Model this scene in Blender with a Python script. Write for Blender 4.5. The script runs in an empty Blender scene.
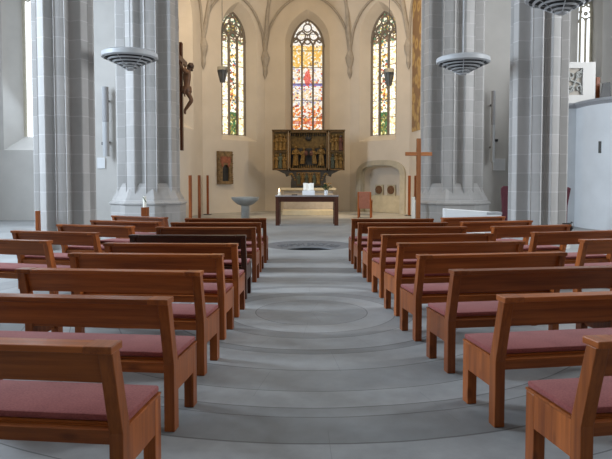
import bpy, bmesh, math, random
from mathutils import Vector, Matrix, noise
random.seed(7)
PI = math.pi
S = bpy.context.scene
COL = S.collection

# ------------------------------------------------------------------ camera, world, lights, exposure
CAMH = 1.46
F = 595.0
PPY = 207.0                      # row of the principal point (slightly shifted lens)
PITCH = math.atan((PPY - 180.0) / F)
cam = bpy.data.cameras.new('camera')
cam.sensor_width = 36.0
cam.lens = F * 36.0 / 612.0
cam.shift_y = (PPY - 229.5) / 612.0
cam.clip_end = 200
camo = bpy.data.objects.new('camera', cam)
camo.location = (0, 0, CAMH)
camo.rotation_euler = (PI / 2 - PITCH, 0, 0)
COL.objects.link(camo)
S.camera = camo

S.view_settings.view_transform = 'Standard'
S.view_settings.look = 'None'
S.view_settings.gamma = 1.0
S.view_settings.use_curve_mapping = False
S.view_settings.exposure = -0.03

W = bpy.data.worlds.new('World')
S.world = W
W.use_nodes = True
bg = W.node_tree.nodes['Background']
bg.inputs[0].default_value = (0.62, 0.75, 1.0, 1)
bg.inputs[1].default_value = 0.30


def area(name, loc, target, sx, sy, power, color, spread=PI):
    l = bpy.data.lights.new(name, 'AREA')
    l.shape = 'RECTANGLE'
    l.size = sx
    l.size_y = sy
    l.energy = power
    l.color = color
    l.spread = spread
    o = bpy.data.objects.new(name, l)
    o.location = loc
    d = Vector(target) - Vector(loc)
    o.rotation_euler = d.to_track_quat('-Z', 'Y').to_euler()
    COL.objects.link(o)
    return o


def spot(name, loc, target, power, color, angle, blend=0.6, r=0.15):
    l = bpy.data.lights.new(name, 'SPOT')
    l.energy = power
    l.color = color
    l.spot_size = angle
    l.spot_blend = blend
    l.shadow_soft_size = r
    o = bpy.data.objects.new(name, l)
    o.location = loc
    d = Vector(target) - Vector(loc)
    o.rotation_euler = d.to_track_quat('-Z', 'Y').to_euler()
    COL.objects.link(o)
    return o


DAY = (0.90, 0.95, 1.0)
COOL = (0.72, 0.85, 1.0)
WARM = (1.0, 0.74, 0.44)
# daylight through the aisle windows (left stronger) and the left east aisle window
for yy, kl, kr in ((9.0, 1650, 860), (15.5, 820, 480)):
    area('daylight_left', (-11.75, yy, 5.8), (0, yy - 0.5, 4.6), 2.0, 5.4, kl, COOL)
    area('daylight_right', (11.75, yy, 5.8), (0, yy - 0.5, 4.6), 2.0, 5.4, kr, DAY)
area('daylight_east_left', (-9.4, 21.9, 5.2), (-8.0, 14, 0.5), 1.2, 5.0, 160, COOL)
# warm chancel spotlights on the arch, above the frame
for sx in (-1, 1):
    area('chancel_lamp', (sx * 3.4, 20.9, 8.9), (-sx * 1.2, 27.5, 3.4), 0.5, 0.5, 150, WARM)
spot('altar_spot_right', (3.6, 21.2, 8.6), (2.5, 24.6, 0.0), 2600, WARM, 0.60)
spot('altar_spot_left', (-3.6, 21.2, 8.6), (-1.2, 24.8, 0.0), 1500, WARM, 0.70)


# ------------------------------------------------------------------ pixel helpers (photo frame -> world points at a real depth)
_c, _s = math.cos(PITCH), math.sin(PITCH)


def ray(px, py):
    v = (PPY - py) / F
    return Vector(((px - 306) / F, _c + v * _s, -_s + v * _c))


def atY(px, py, Y):
    d = ray(px, py)
    t = Y / d.y
    return Vector((d.x * t, Y, CAMH + d.z * t))


def atZ(px, py, z):
    d = ray(px, py)
    t = (z - CAMH) / d.z
    return Vector((d.x * t, d.y * t, z))


def zat(py, Y):
    return atY(306, py, Y).z


def xat(px, Y, py=200):
    return atY(px, py, Y).x


# ------------------------------------------------------------------ materials
def newmat(name):
    m = bpy.data.materials.new(name)
    m.use_nodes = True
    nt = m.node_tree
    return m, nt, nt.nodes['Principled BSDF']


def N(nt, t, **kw):
    n = nt.nodes.new(t)
    for k, v in kw.items():
        setattr(n, k, v)
    return n


def math_node(nt, op, a, b=None, c=None):
    n = nt.nodes.new('ShaderNodeMath')
    n.operation = op
    for i, v in enumerate((a, b, c)):
        if v is None:
            continue
        if isinstance(v, (int, float)):
            n.inputs[i].default_value = v
        else:
            nt.links.new(v, n.inputs[i])
    return n.outputs[0]


def mixrgb(nt, fac, a, b, mode='MIX'):
    n = nt.nodes.new('ShaderNodeMix')
    n.data_type = 'RGBA'
    n.blend_type = mode
    for sock, v in ((n.inputs[0], fac), (n.inputs[6], a), (n.inputs[7], b)):
        if isinstance(v, (int, float)):
            sock.default_value = v
        elif isinstance(v, tuple):
            sock.default_value = v if len(v) == 4 else (*v, 1)
        else:
            nt.links.new(v, sock)
    return n.outputs[2]


def ramp(nt, fac, stops, interp='LINEAR'):
    n = nt.nodes.new('ShaderNodeValToRGB')
    cr = n.color_ramp
    cr.interpolation = interp
    while len(cr.elements) < len(stops):
        cr.elements.new(0.5)
    for e, (p, c) in zip(cr.elements, stops):
        e.position = p
        e.color = (*c, 1) if len(c) == 3 else c
    nt.links.new(fac, n.inputs[0])
    return n.outputs[0]


def bump(nt, height, strength, dist=0.01):
    b = nt.nodes.new('ShaderNodeBump')
    b.inputs['Strength'].default_value = strength
    b.inputs['Distance'].default_value = dist
    nt.links.new(height, b.inputs['Height'])
    return b.outputs[0]


def objcoord(nt, scale=(1, 1, 1)):
    tc = N(nt, 'ShaderNodeTexCoord')
    mp = N(nt, 'ShaderNodeMapping')
    mp.inputs['Scale'].default_value = scale
    nt.links.new(tc.outputs['Object'], mp.inputs[0])
    return mp.outputs[0]


def noise_tex(nt, vec, scale, detail=4, rough=0.55):
    n = N(nt, 'ShaderNodeTexNoise')
    n.inputs['Scale'].default_value = scale
    n.inputs['Detail'].default_value = detail
    n.inputs['Roughness'].default_value = rough
    if vec is not None:
        nt.links.new(vec, n.inputs['Vector'])
    return n.outputs['Fac']


def simple(name, col, rough=0.6, var=0.12, scale=8, bstr=0.1, metallic=0.0, spec=0.5):
    m, nt, p = newmat(name)
    v = objcoord(nt)
    f = noise_tex(nt, v, scale)
    lo = tuple(c * (1 - var) for c in col)
    hi = tuple(min(1, c * (1 + var)) for c in col)
    nt.links.new(ramp(nt, f, [(0.3, lo), (0.7, hi)]), p.inputs['Base Color'])
    p.inputs['Roughness'].default_value = rough
    p.inputs['Metallic'].default_value = metallic
    p.inputs['Specular IOR Level'].default_value = spec
    if bstr:
        nt.links.new(bump(nt, noise_tex(nt, v, scale * 6), bstr), p.inputs['Normal'])
    return m


def wood(name, dark, light, axis, rough=0.32):
    m, nt, p = newmat(name)
    sc = [26, 26, 26]
    sc[axis] = 1.3
    v = objcoord(nt, tuple(sc))
    oi = N(nt, 'ShaderNodeObjectInfo')
    add = N(nt, 'ShaderNodeVectorMath')
    add.operation = 'ADD'
    cmb = N(nt, 'ShaderNodeCombineXYZ')
    r = math_node(nt, 'MULTIPLY', oi.outputs['Random'], 37.0)
    for i in range(3):
        nt.links.new(r, cmb.inputs[i])
    nt.links.new(v, add.inputs[0])
    nt.links.new(cmb.outputs[0], add.inputs[1])
    f = noise_tex(nt, add.outputs[0], 1.0, 6, 0.65)
    f2 = noise_tex(nt, add.outputs[0], 0.22, 2)
    ff = math_node(nt, 'ADD', math_node(nt, 'MULTIPLY', f, 0.65), math_node(nt, 'MULTIPLY', f2, 0.35))
    base = ramp(nt, ff, [(0.33, dark), (0.68, light)])
    # knots
    vo = N(nt, 'ShaderNodeTexVoronoi')
    s2 = [5.5, 5.5, 5.5]
    s2[axis] = 2.3
    nt.links.new(objcoord(nt, tuple(s2)), vo.inputs['Vector'])
    vo.inputs['Scale'].default_value = 1.0
    k = ramp(nt, vo.outputs['Distance'], [(0.05, (0.35, 0.3, 0.3)), (0.13, (1, 1, 1))])
    base = mixrgb(nt, 0.6, base, k, 'MULTIPLY')
    tone = math_node(nt, 'ADD', math_node(nt, 'MULTIPLY', oi.outputs['Random'], 0.34), 0.83)
    hs = N(nt, 'ShaderNodeHueSaturation')
    nt.links.new(tone, hs.inputs['Value'])
    nt.links.new(base, hs.inputs['Color'])
    nt.links.new(hs.outputs[0], p.inputs['Base Color'])
    p.inputs['Roughness'].default_value = rough
    p.inputs['Specular IOR Level'].default_value = 0.28
    nt.links.new(bump(nt, f, 0.08, 0.003), p.inputs['Normal'])
    return m


def ashlar(name, col, joint, cut, row=0.40, nv=10):
    """dressed stone courses with pale joints around a vertical axis (object space)"""
    m, nt, p = newmat(name)
    tc = N(nt, 'ShaderNodeTexCoord')
    sep = N(nt, 'ShaderNodeSeparateXYZ')
    nt.links.new(tc.outputs['Object'], sep.inputs[0])
    z = math_node(nt, 'DIVIDE', sep.outputs[2], row)
    rowi = math_node(nt, 'FLOOR', z)
    fz = math_node(nt, 'FRACT', z)
    jz = math_node(nt, 'LESS_THAN', fz, 0.04)
    ang = math_node(nt, 'ARCTAN2', sep.outputs[1], sep.outputs[0])
    a = math_node(nt, 'MULTIPLY', ang, nv / (2 * PI))
    off = math_node(nt, 'MULTIPLY', math_node(nt, 'MODULO', rowi, 2.0), 0.5)
    a = math_node(nt, 'ADD', a, off)
    ai = math_node(nt, 'FLOOR', a)
    ja = math_node(nt, 'LESS_THAN', math_node(nt, 'FRACT', a), 0.02)
    j = math_node(nt, 'MAXIMUM', jz, math_node(nt, 'MULTIPLY', ja, 0.35))
    wn = N(nt, 'ShaderNodeTexWhiteNoise')
    wn.noise_dimensions = '2D'
    cmb = N(nt, 'ShaderNodeCombineXYZ')
    nt.links.new(rowi, cmb.inputs[0])
    nt.links.new(ai, cmb.inputs[1])
    nt.links.new(cmb.outputs[0], wn.inputs['Vector'])
    n1 = noise_tex(nt, tc.outputs['Object'], 6, 5)
    t = math_node(nt, 'ADD', math_node(nt, 'MULTIPLY', wn.outputs['Value'], 0.5), math_node(nt, 'MULTIPLY', n1, 0.5))
    lo = tuple(c * 0.90 for c in col)
    hi = tuple(c * 1.10 for c in col)
    base = ramp(nt, t, [(0.2, lo), (0.8, hi)])
    nt.links.new(mixrgb(nt, math_node(nt, 'MULTIPLY', j, cut), base, joint), p.inputs['Base Color'])
    p.inputs['Roughness'].default_value = 0.75
    h = math_node(nt, 'SUBTRACT', math_node(nt, 'MULTIPLY', noise_tex(nt, tc.outputs['Object'], 40), 0.3), j)
    nt.links.new(bump(nt, h, 0.15, 0.004), p.inputs['Normal'])
    return m


M = {}
OAK_D, OAK_L = (0.160, 0.040, 0.010), (0.450, 0.130, 0.029)
RED_D, RED_L = (0.120, 0.030, 0.009), (0.310, 0.090, 0.023)
DRK_D, DRK_L = (0.030, 0.011, 0.007), (0.085, 0.030, 0.015)
for nm, d, l in (('oak', OAK_D, OAK_L), ('red_oak', RED_D, RED_L), ('dark_oak', DRK_D, DRK_L), ('light_oak', (0.26, 0.09, 0.03), (0.50, 0.20, 0.075))):
    M[nm + '_x'] = wood(nm + '_lengthwise', d, l, 0)
    M[nm + '_y'] = wood(nm + '_crosswise', d, l, 1)
    M[nm + '_z'] = wood(nm + '_upright', d, l, 2)
M['plaster'] = simple('lime_plaster', (0.57, 0.55, 0.52), 0.9, 0.05, 1.3, 0.05)
M['warm_lit_plaster'] = simple('warm_lit_plaster', (0.64, 0.58, 0.50), 0.9, 0.05, 1.0, 0.05)  # tan tint puts the warm chancel light into the plaster colour
M['rib'] = simple('rib_stone', (0.40, 0.36, 0.31), 0.85, 0.12, 5, 0.1)
M['backlit_tracery'] = simple('backlit_tracery', (0.20, 0.17, 0.14), 0.85, 0.12, 5, 0.1)  # stone darkened so its colour carries the backlit look
M['frame_stone'] = simple('frame_stone', (0.47, 0.43, 0.34), 0.85, 0.10, 4, 0.1)
M['pillar'] = ashlar('pillar_ashlar', (0.43, 0.415, 0.40), (0.62, 0.61, 0.60), 0.6)
M['pale_stone'] = simple('pale_stone', (0.52, 0.46, 0.33), 0.8, 0.10, 4, 0.1)
M['grey_stone'] = simple('grey_stone', (0.30, 0.30, 0.28), 0.6, 0.10, 7, 0.08)
M['altar_top'] = simple('altar_top_stone', (0.24, 0.21, 0.20), 0.6, 0.1, 5, 0)
M['slate'] = simple('slate', (0.125, 0.13, 0.14), 0.55, 0.12, 9, 0.06)
M['slate_cut'] = simple('slate_cut', (0.098, 0.102, 0.11), 0.6, 0.1, 9, 0)
M['hole_shade'] = simple('hole_shade', (0.012, 0.012, 0.013), 0.9, 0.1, 9, 0)  # near-black colour stands in for the shade inside the hole
M['lamp_white'] = simple('lamp_white', (0.46, 0.47, 0.48), 0.45, 0.03, 3, 0)
M['lamp_grey'] = simple('lamp_grey', (0.40, 0.41, 0.42), 0.4, 0.05, 3, 0)
M['lantern_grey'] = simple('lantern_grey', (0.14, 0.14, 0.13), 0.6, 0.1, 5, 0)
M['lamp_gap_shade'] = simple('lamp_gap_shade', (0.012, 0.012, 0.013), 0.7, 0.1, 3, 0)
M['white'] = simple('white_paint', (0.74, 0.75, 0.76), 0.55, 0.03, 3, 0)
M['paper'] = simple('paper', (0.80, 0.78, 0.72), 0.8, 0.04, 10, 0)
M['wax'] = simple('wax', (0.80, 0.77, 0.68), 0.5, 0.03, 5, 0)
M['black'] = simple('black_paint', (0.012, 0.012, 0.013), 0.5, 0.2, 5, 0)
M['iron'] = simple('iron', (0.06, 0.06, 0.06), 0.5, 0.2, 8, 0, 0.6)
M['burgundy'] = simple('burgundy_cloth', (0.075, 0.014, 0.022), 0.9, 0.2, 30, 0.1)
M['chair_cloth'] = simple('chair_cloth', (0.30, 0.12, 0.08), 0.85, 0.15, 20, 0.1)
M['skin_wood'] = simple('carved_limewood', (0.11, 0.048, 0.02), 0.5, 0.25, 7, 0.1)
M['hair_wood'] = simple('dark_limewood', (0.05, 0.024, 0.013), 0.6, 0.2, 9, 0.1)
M['gold'] = simple('aged_gold', (0.19, 0.11, 0.03), 0.5, 0.5, 14, 0.2, 0.55)
M['gold_dull'] = simple('dull_gold', (0.15, 0.09, 0.025), 0.55, 0.4, 10, 0.2, 0.4)
M['retable_dark'] = simple('retable_near_black', (0.025, 0.024, 0.022), 0.6, 0.4, 9, 0.1)  # even near-black tone for backing plates, hair and predella
M['retable_wood'] = simple('retable_frame', (0.13, 0.075, 0.025), 0.5, 0.3, 9, 0.1, 0.2)
M['robe_red'] = simple('robe_red', (0.10, 0.032, 0.018), 0.6, 0.3, 20, 0.1)
M['robe_green'] = simple('robe_green', (0.05, 0.06, 0.04), 0.6, 0.3, 20, 0.1)
M['flesh'] = simple('painted_flesh', (0.34, 0.20, 0.11), 0.6, 0.2, 20, 0)
M['leaf'] = simple('leaf', (0.045, 0.09, 0.03), 0.6, 0.4, 20, 0)
M['blossom'] = simple('blossom', (0.45, 0.22, 0.05), 0.7, 0.3, 20, 0)
M['brick_relief'] = simple('mottled_relief', (0.20, 0.13, 0.06), 0.85, 0.5, 9, 0.4)
M['relief_red'] = simple('relief_red_paint', (0.26, 0.09, 0.05), 0.85, 0.4, 9, 0.4)
M['medallion'] = simple('medallion_clay', (0.17, 0.085, 0.04), 0.8, 0.5, 22, 0.4)
M['gallery'] = simple('gallery_plaster', (0.66, 0.68, 0.70), 0.8, 0.05, 1.5, 0.05)
M['speaker_grille'] = simple('speaker_grille', (0.33, 0.33, 0.34), 0.6, 0.1, 40, 0.1)


def cushion_mat():
    m, nt, p = newmat('mauve_wool')
    v = objcoord(nt)
    f = noise_tex(nt, v, 90, 3)
    g = noise_tex(nt, v, 5, 3)
    t = math_node(nt, 'ADD', math_node(nt, 'MULTIPLY', f, 0.6), math_node(nt, 'MULTIPLY', g, 0.4))
    nt.links.new(ramp(nt, t, [(0.3, (0.195, 0.052, 0.050)), (0.7, (0.320, 0.102, 0.092))]), p.inputs['Base Color'])
    p.inputs['Roughness'].default_value = 0.95
    p.inputs['Sheen Weight'].default_value = 0.1
    p.inputs['Specular IOR Level'].default_value = 0.1
    nt.links.new(bump(nt, f, 0.35, 0.003), p.inputs['Normal'])
    return m


M['cushion'] = cushion_mat()

RC = Vector((0.06, 6.55, 0))      # centre of the ring paving


def floor_mat():
    m, nt, p = newmat('ring_paving')
    tc = N(nt, 'ShaderNodeTexCoord')
    sep = N(nt, 'ShaderNodeSeparateXYZ')
    nt.links.new(tc.outputs['Object'], sep.inputs[0])
    dx = math_node(nt, 'SUBTRACT', sep.outputs[0], RC.x)
    dy = math_node(nt, 'SUBTRACT', sep.outputs[1], RC.y)
    r = math_node(nt, 'SQRT', math_node(nt, 'ADD', math_node(nt, 'MULTIPLY', dx, dx), math_node(nt, 'MULTIPLY', dy, dy)))
    wob = math_node(nt, 'MULTIPLY', noise_tex(nt, tc.outputs['Object'], 1.5, 2), 0.03)
    rr = math_node(nt, 'ADD', r, wob)
    # irregular ring joints
    radii = [0.62, 0.92, 1.12, 1.50, 1.62, 2.05, 2.50, 2.80, 2.95, 3.32, 3.75, 4.3, 4.75, 5.3, 5.8, 6.4]
    stops_t, rnd = [(0.0, (0.52,) * 3)], random.Random(4)
    tones = [0.62, 0.46, 0.60, 0.40, 0.56, 0.50, 0.60, 0.42, 0.36, 0.55, 0.60, 0.48, 0.55, 0.5, 0.55, 0.5]
    for a, t in zip(radii, tones):
        stops_t.append((a / 8.0, (t,) * 3))
    band = ramp(nt, math_node(nt, 'DIVIDE', rr, 8.0), stops_t, 'CONSTANT')
    joint = None
    for a in radii:
        q = math_node(nt, 'LESS_THAN', math_node(nt, 'ABSOLUTE', math_node(nt, 'SUBTRACT', rr, a + 0.012)), 0.006)
        joint = q if joint is None else math_node(nt, 'MAXIMUM', joint, q)
    # radial joints
    ang = math_node(nt, 'ARCTAN2', dy, dx)
    aa = math_node(nt, 'FRACT', math_node(nt, 'ADD', math_node(nt, 'MULTIPLY', ang, 9 / (2 * PI)), math_node(nt, 'MULTIPLY', math_node(nt, 'FLOOR', math_node(nt, 'MULTIPLY', rr, 1.9)), 0.37)))
    rj = math_node(nt, 'MULTIPLY', math_node(nt, 'LESS_THAN', math_node(nt, 'MULTIPLY', aa, rr), 0.006), math_node(nt, 'LESS_THAN', rr, 6.3))
    joint = math_node(nt, 'MAXIMUM', joint, math_node(nt, 'MULTIPLY', rj, 0.4))
    # straight slab joints further east
    far = math_node(nt, 'GREATER_THAN', sep.outputs[1], 14.4)
    jx = math_node(nt, 'LESS_THAN', math_node(nt, 'FRACT', math_node(nt, 'DIVIDE', sep.outputs[1], 0.8)), 0.012)
    joint = math_node(nt, 'MAXIMUM', joint, math_node(nt, 'MULTIPLY', jx, math_node(nt, 'MULTIPLY', far, 0.5)))
    n1 = noise_tex(nt, tc.outputs['Object'], 0.8, 5, 0.6)
    n2 = noise_tex(nt, tc.outputs['Object'], 9, 5, 0.65)
    t = math_node(nt, 'ADD', math_node(nt, 'MULTIPLY', n1, 0.65), math_node(nt, 'MULTIPLY', n2, 0.35))
    base = ramp(nt, t, [(0.30, (0.175, 0.178, 0.178)), (0.70, (0.318, 0.323, 0.325))])
    bandw = mixrgb(nt, 0.85, (0.5, 0.5, 0.5), band)
    col = mixrgb(nt, 1.0, base, mixrgb(nt, 1.0, bandw, (2.3, 2.3, 2.3), 'MULTIPLY'), 'MULTIPLY')
    col = mixrgb(nt, math_node(nt, 'MULTIPLY', joint, 0.6), col, (0.06, 0.058, 0.055))
    nt.links.new(col, p.inputs['Base Color'])
    nt.links.new(ramp(nt, n2, [(0.3, (0.50,) * 3), (0.7, (0.68,) * 3)]), p.inputs['Roughness'])
    p.inputs['Specular IOR Level'].default_value = 0.4
    nt.links.new(bump(nt, math_node(nt, 'SUBTRACT', math_node(nt, 'MULTIPLY', n2, 0.4), joint), 0.12, 0.004), p.inputs['Normal'])
    return m


M['floor'] = floor_mat()


def glass_mat(name, kind):
    """lit stained glass; object space: x across (centre 0), z up from the sill (metres), window is about 5 m tall"""
    m, nt, p = newmat(name)
    tc = N(nt, 'ShaderNodeTexCoord')
    sep = N(nt, 'ShaderNodeSeparateXYZ')
    nt.links.new(tc.outputs['Object'], sep.inputs[0])
    x, z = sep.outputs[0], sep.outputs[2]
    zn = math_node(nt, 'DIVIDE', z, 5.2)
    vo = N(nt, 'ShaderNodeTexVoronoi')
    vo.inputs['Scale'].default_value = 13.0
    nt.links.new(tc.outputs['Object'], vo.inputs['Vector'])
    sc = N(nt, 'ShaderNodeSeparateColor')
    nt.links.new(vo.outputs['Color'], sc.inputs[0])
    rnd, rnd2 = sc.outputs[0], sc.outputs[1]
    ve = N(nt, 'ShaderNodeTexVoronoi')
    ve.feature = 'DISTANCE_TO_EDGE'
    ve.inputs['Scale'].default_value = 13.0
    nt.links.new(tc.outputs['Object'], ve.inputs['Vector'])
    came = math_node(nt, 'LESS_THAN', ve.outputs['Distance'], 0.035)
    if kind == 'centre':
        hi = ramp(nt, rnd, [(0.0, (1.0, 0.58, 0.12)), (0.35, (1.0, 0.76, 0.33)), (0.55, (1, 0.93, 0.75)), (0.8, (0.9, 0.5, 0.1)), (0.95, (0.35, 0.22, 0.1))], 'CONSTANT')
        mid = ramp(nt, rnd, [(0.0, (1, 0.96, 0.9)), (0.36, (0.95, 0.72, 0.42)), (0.60, (0.55, 0.5, 0.70)), (0.68, (1, 0.92, 0.78)), (0.85, (0.75, 0.16, 0.06)), (0.95, (0.2, 0.15, 0.2))], 'CONSTANT')
        low = ramp(nt, rnd, [(0.0, (0.85, 0.17, 0.05)), (0.25, (1, 0.9, 0.75)), (0.5, (0.95, 0.45, 0.12)), (0.75, (1, 0.95, 0.88)), (0.9, (0.45, 0.07, 0.03))], 'CONSTANT')
        c = mixrgb(nt, math_node(nt, 'GREATER_THAN', zn, 0.26), low, mid)
        c = mixrgb(nt, math_node(nt, 'GREATER_THAN', zn, 0.60), c, hi)
        blue = math_node(nt, 'MULTIPLY', math_node(nt, 'GREATER_THAN', zn, 0.435), math_node(nt, 'LESS_THAN', zn, 0.46))
        c = mixrgb(nt, math_node(nt, 'MULTIPLY', blue, 0.8), c, (0.16, 0.14, 0.55))
        # red robed figure in the middle light
        ddx = math_node(nt, 'DIVIDE', x, 0.15)
        ddz = math_node(nt, 'DIVIDE', math_node(nt, 'SUBTRACT', z, 2.62), 0.36)
        fig = math_node(nt, 'LESS_THAN', math_node(nt, 'ADD', math_node(nt, 'MULTIPLY', ddx, ddx), math_node(nt, 'MULTIPLY', ddz, ddz)), 1.0)
        c = mixrgb(nt, math_node(nt, 'MULTIPLY', fig, 0.85), c, (0.85, 0.07, 0.04))
        redband = math_node(nt, 'MULTIPLY', math_node(nt, 'GREATER_THAN', zn, 0.09), math_node(nt, 'LESS_THAN', zn, 0.12))
        c = mixrgb(nt, math_node(nt, 'MULTIPLY', redband, 0.7), c, (0.65, 0.1, 0.04))
        head = math_node(nt, 'GREATER_THAN', zn, 0.80)
        c = mixrgb(nt, head, c, ramp(nt, rnd, [(0.0, (1, 0.95, 0.88)), (0.75, (1, 0.85, 0.6)), (0.92, (0.5, 0.35, 0.25))], 'CONSTANT'))
        st = 1.08
    else:
        edge = ramp(nt, rnd, [(0.0, (1, 0.95, 0.84)), (0.5, (1, 0.84, 0.50)), (0.78, (0.9, 0.62, 0.25)), (0.92, (0.5, 0.34, 0.15))], 'CONSTANT')
        mid = ramp(nt, rnd, [(0.0, (0.10, 0.09, 0.05)), (0.16, (1, 0.93, 0.82)), (0.42, (0.8, 0.5, 0.12)), (0.58, (0.06, 0.16, 0.09)), (0.66, (0.5, 0.10, 0.04)), (0.74, (1, 0.88, 0.65)), (0.94, (0.1, 0.2, 0.30))], 'CONSTANT')
        lowmid = ramp(nt, rnd, [(0.0, (0.06, 0.09, 0.03)), (0.35, (0.3, 0.25, 0.06)), (0.6, (0.8, 0.75, 0.35)), (0.72, (0.05, 0.16, 0.06))], 'CONSTANT')
        mid = mixrgb(nt, math_node(nt, 'LESS_THAN', zn, 0.2), mid, lowmid)
        c = mixrgb(nt, math_node(nt, 'LESS_THAN', math_node(nt, 'ABSOLUTE', x), 0.24), edge, mid)
        head = math_node(nt, 'GREATER_THAN', zn, 0.80)
        c = mixrgb(nt, head, c, ramp(nt, rnd, [(0.0, (0.18, 0.10, 0.06)), (0.25, (0.9, 0.8, 0.6)), (0.5, (0.1, 0.14, 0.10)), (0.66, (0.45, 0.32, 0.1)), (0.82, (0.06, 0.22, 0.12))], 'CONSTANT'))
        st = 1.55
    c = mixrgb(nt, math_node(nt, 'MULTIPLY', came, 0.55), c, (0.05, 0.03, 0.02))
    # saddle bars
    bar = math_node(nt, 'LESS_THAN', math_node(nt, 'FRACT', math_node(nt, 'DIVIDE', z, 0.78)), 0.045)
    c = mixrgb(nt, math_node(nt, 'MULTIPLY', bar, 0.85), c, (0.05, 0.04, 0.03))
    p.inputs['Base Color'].default_value = (0.02, 0.02, 0.02, 1)
    p.inputs['Roughness'].default_value = 0.4
    nt.links.new(c, p.inputs['Emission Color'])
    p.inputs['Emission Strength'].default_value = st
    return m


M['glass_centre'] = glass_mat('stained_glass_centre', 'centre')
M['glass_side'] = glass_mat('stained_glass_flank', 'side')


def emit(name, col, strength):
    m, nt, p = newmat(name)
    p.inputs['Base Color'].default_value = (0.3, 0.3, 0.3, 1)
    p.inputs['Emission Color'].default_value = (*col, 1)
    p.inputs['Emission Strength'].default_value = strength
    return m


M['clear_glass'] = emit('clear_leaded_glass', (0.88, 0.94, 1.0), 1.7)
M['flame'] = emit('flame', (1.0, 0.72, 0.35), 6.0)


# ------------------------------------------------------------------ mesh helpers
def bx(bm, x0, x1, y0, y1, z0, z1, mtx=None, bev=0.0):
    vs = [bm.verts.new((x, y, z)) for z in (z0, z1) for y in (y0, y1) for x in (x0, x1)]
    fs = [(0, 2, 3, 1), (4, 5, 7, 6), (0, 1, 5, 4), (2, 6, 7, 3), (0, 4, 6, 2), (1, 3, 7, 5)]
    faces = [bm.faces.new([vs[i] for i in f]) for f in fs]
    if bev > 0:
        es = list({e for f in faces for e in f.edges})
        r = bmesh.ops.bevel(bm, geom=es, offset=bev, segments=2, affect='EDGES', profile=0.5)
        vs = list({v for f in r['faces'] for v in f.verts} | {v for v in vs if v.is_valid})
    if mtx is not None:
        for v in vs:
            v.co = mtx @ v.co
    return vs


def prism(bm, pts, axis, a0, a1, mtx=None):
    """extrude a closed 2-D outline along an axis ('x': pts are (y,z); 'y': (x,z); 'z': (x,y))"""
    def mk(p, a):
        return {'x': (a, p[0], p[1]), 'y': (p[0], a, p[1]), 'z': (p[0], p[1], a)}[axis]
    A = [bm.verts.new(mk(p, a0)) for p in pts]
    B = [bm.verts.new(mk(p, a1)) for p in pts]
    n = len(pts)
    for i in range(n):
        j = (i + 1) % n
        bm.faces.new((A[i], A[j], B[j], B[i]))
    bm.faces.new(A[::-1])
    bm.faces.new(B)
    if mtx is not None:
        for v in A + B:
            v.co = mtx @ v.co
    return A + B


def lathe(bm, prof, seg=32, c=(0, 0, 0), closed=False):
    rings = []
    for r, z in prof:
        if r < 1e-5:
            rings.append([bm.verts.new((c[0], c[1], c[2] + z))])
        else:
            rings.append([bm.verts.new((c[0] + r * math.cos(2 * PI * i / seg), c[1] + r * math.sin(2 * PI * i / seg), c[2] + z)) for i in range(seg)])
    pairs = list(zip(rings[:-1], rings[1:]))
    if closed:
        pairs.append((rings[-1], rings[0]))
    for a, b in pairs:
        for i in range(seg):
            j = (i + 1) % seg
            if len(a) == 1 and len(b) == 1:
                continue
            if len(a) == 1:
                bm.faces.new((a[0], b[j], b[i]))
            elif len(b) == 1:
                bm.faces.new((a[i], a[j], b[0]))
            else:
                bm.faces.new((a[i], a[j], b[j], b[i]))


def tube(bm, pts, rad, seg=8, caps=True):
    pts = [Vector(p) for p in pts]
    rads = rad if isinstance(rad, (list, tuple)) else [rad] * len(pts)
    rings = []
    up = Vector((0, 0, 1))
    prev = None
    for i, p in enumerate(pts):
        t = (pts[min(i + 1, len(pts) - 1)] - pts[max(i - 1, 0)]).normalized()
        if prev is None:
            a = t.cross(up)
            if a.length < 1e-3:
                a = t.cross(Vector((1, 0, 0)))
        else:
            a = prev - t * prev.dot(t)
        a.normalize()
        prev = a
        b = t.cross(a)
        rings.append([bm.verts.new(p + (a * math.cos(2 * PI * k / seg) + b * math.sin(2 * PI * k / seg)) * rads[i]) for k in range(seg)])
    for r0, r1 in zip(rings[:-1], rings[1:]):
        for k in range(seg):
            j = (k + 1) % seg
            bm.faces.new((r0[k], r0[j], r1[j], r1[k]))
    if caps:
        bm.faces.new(rings[0][::-1])
        bm.faces.new(rings[-1])


def ball(bm, c, r, sc=(1, 1, 1), sub=2):
    mtx = Matrix.Translation(c) @ Matrix.Diagonal((r * sc[0], r * sc[1], r * sc[2], 1))
    bmesh.ops.create_icosphere(bm, subdivisions=sub, radius=1.0, matrix=mtx)


def nb():
    return bmesh.new()


def obj(name, bm, mat, parent=None, smooth=False, bevel=0.0, loc=None):
    bmesh.ops.recalc_face_normals(bm, faces=bm.faces)
    me = bpy.data.meshes.new(name)
    bm.to_mesh(me)
    bm.free()
    o = bpy.data.objects.new(name, me)
    COL.objects.link(o)
    me.materials.append(M[mat] if isinstance(mat, str) else mat)
    if smooth:
        me.shade_smooth()
        try:
            me.set_sharp_from_angle(angle=math.radians(40))
        except Exception:
            pass
    if bevel:
        b = o.modifiers.new('bevel', 'BEVEL')
        b.width = bevel
        b.segments = 2
        b.limit_method = 'ANGLE'
    if parent:
        o.parent = parent
    if loc is not None:
        o.location = loc
    return o


def tag(o, label, cat, group=None):
    o['label'] = label
    o['category'] = cat
    if group:
        o['group'] = group
    return o


def thing(name, label, cat, loc=(0, 0, 0), rz=0.0, group=None):
    o = bpy.data.objects.new(name, None)
    o.empty_display_size = 0.2
    COL.objects.link(o)
    o.location = loc
    o.rotation_euler = (0, 0, rz)
    return tag(o, label, cat, group)


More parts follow.
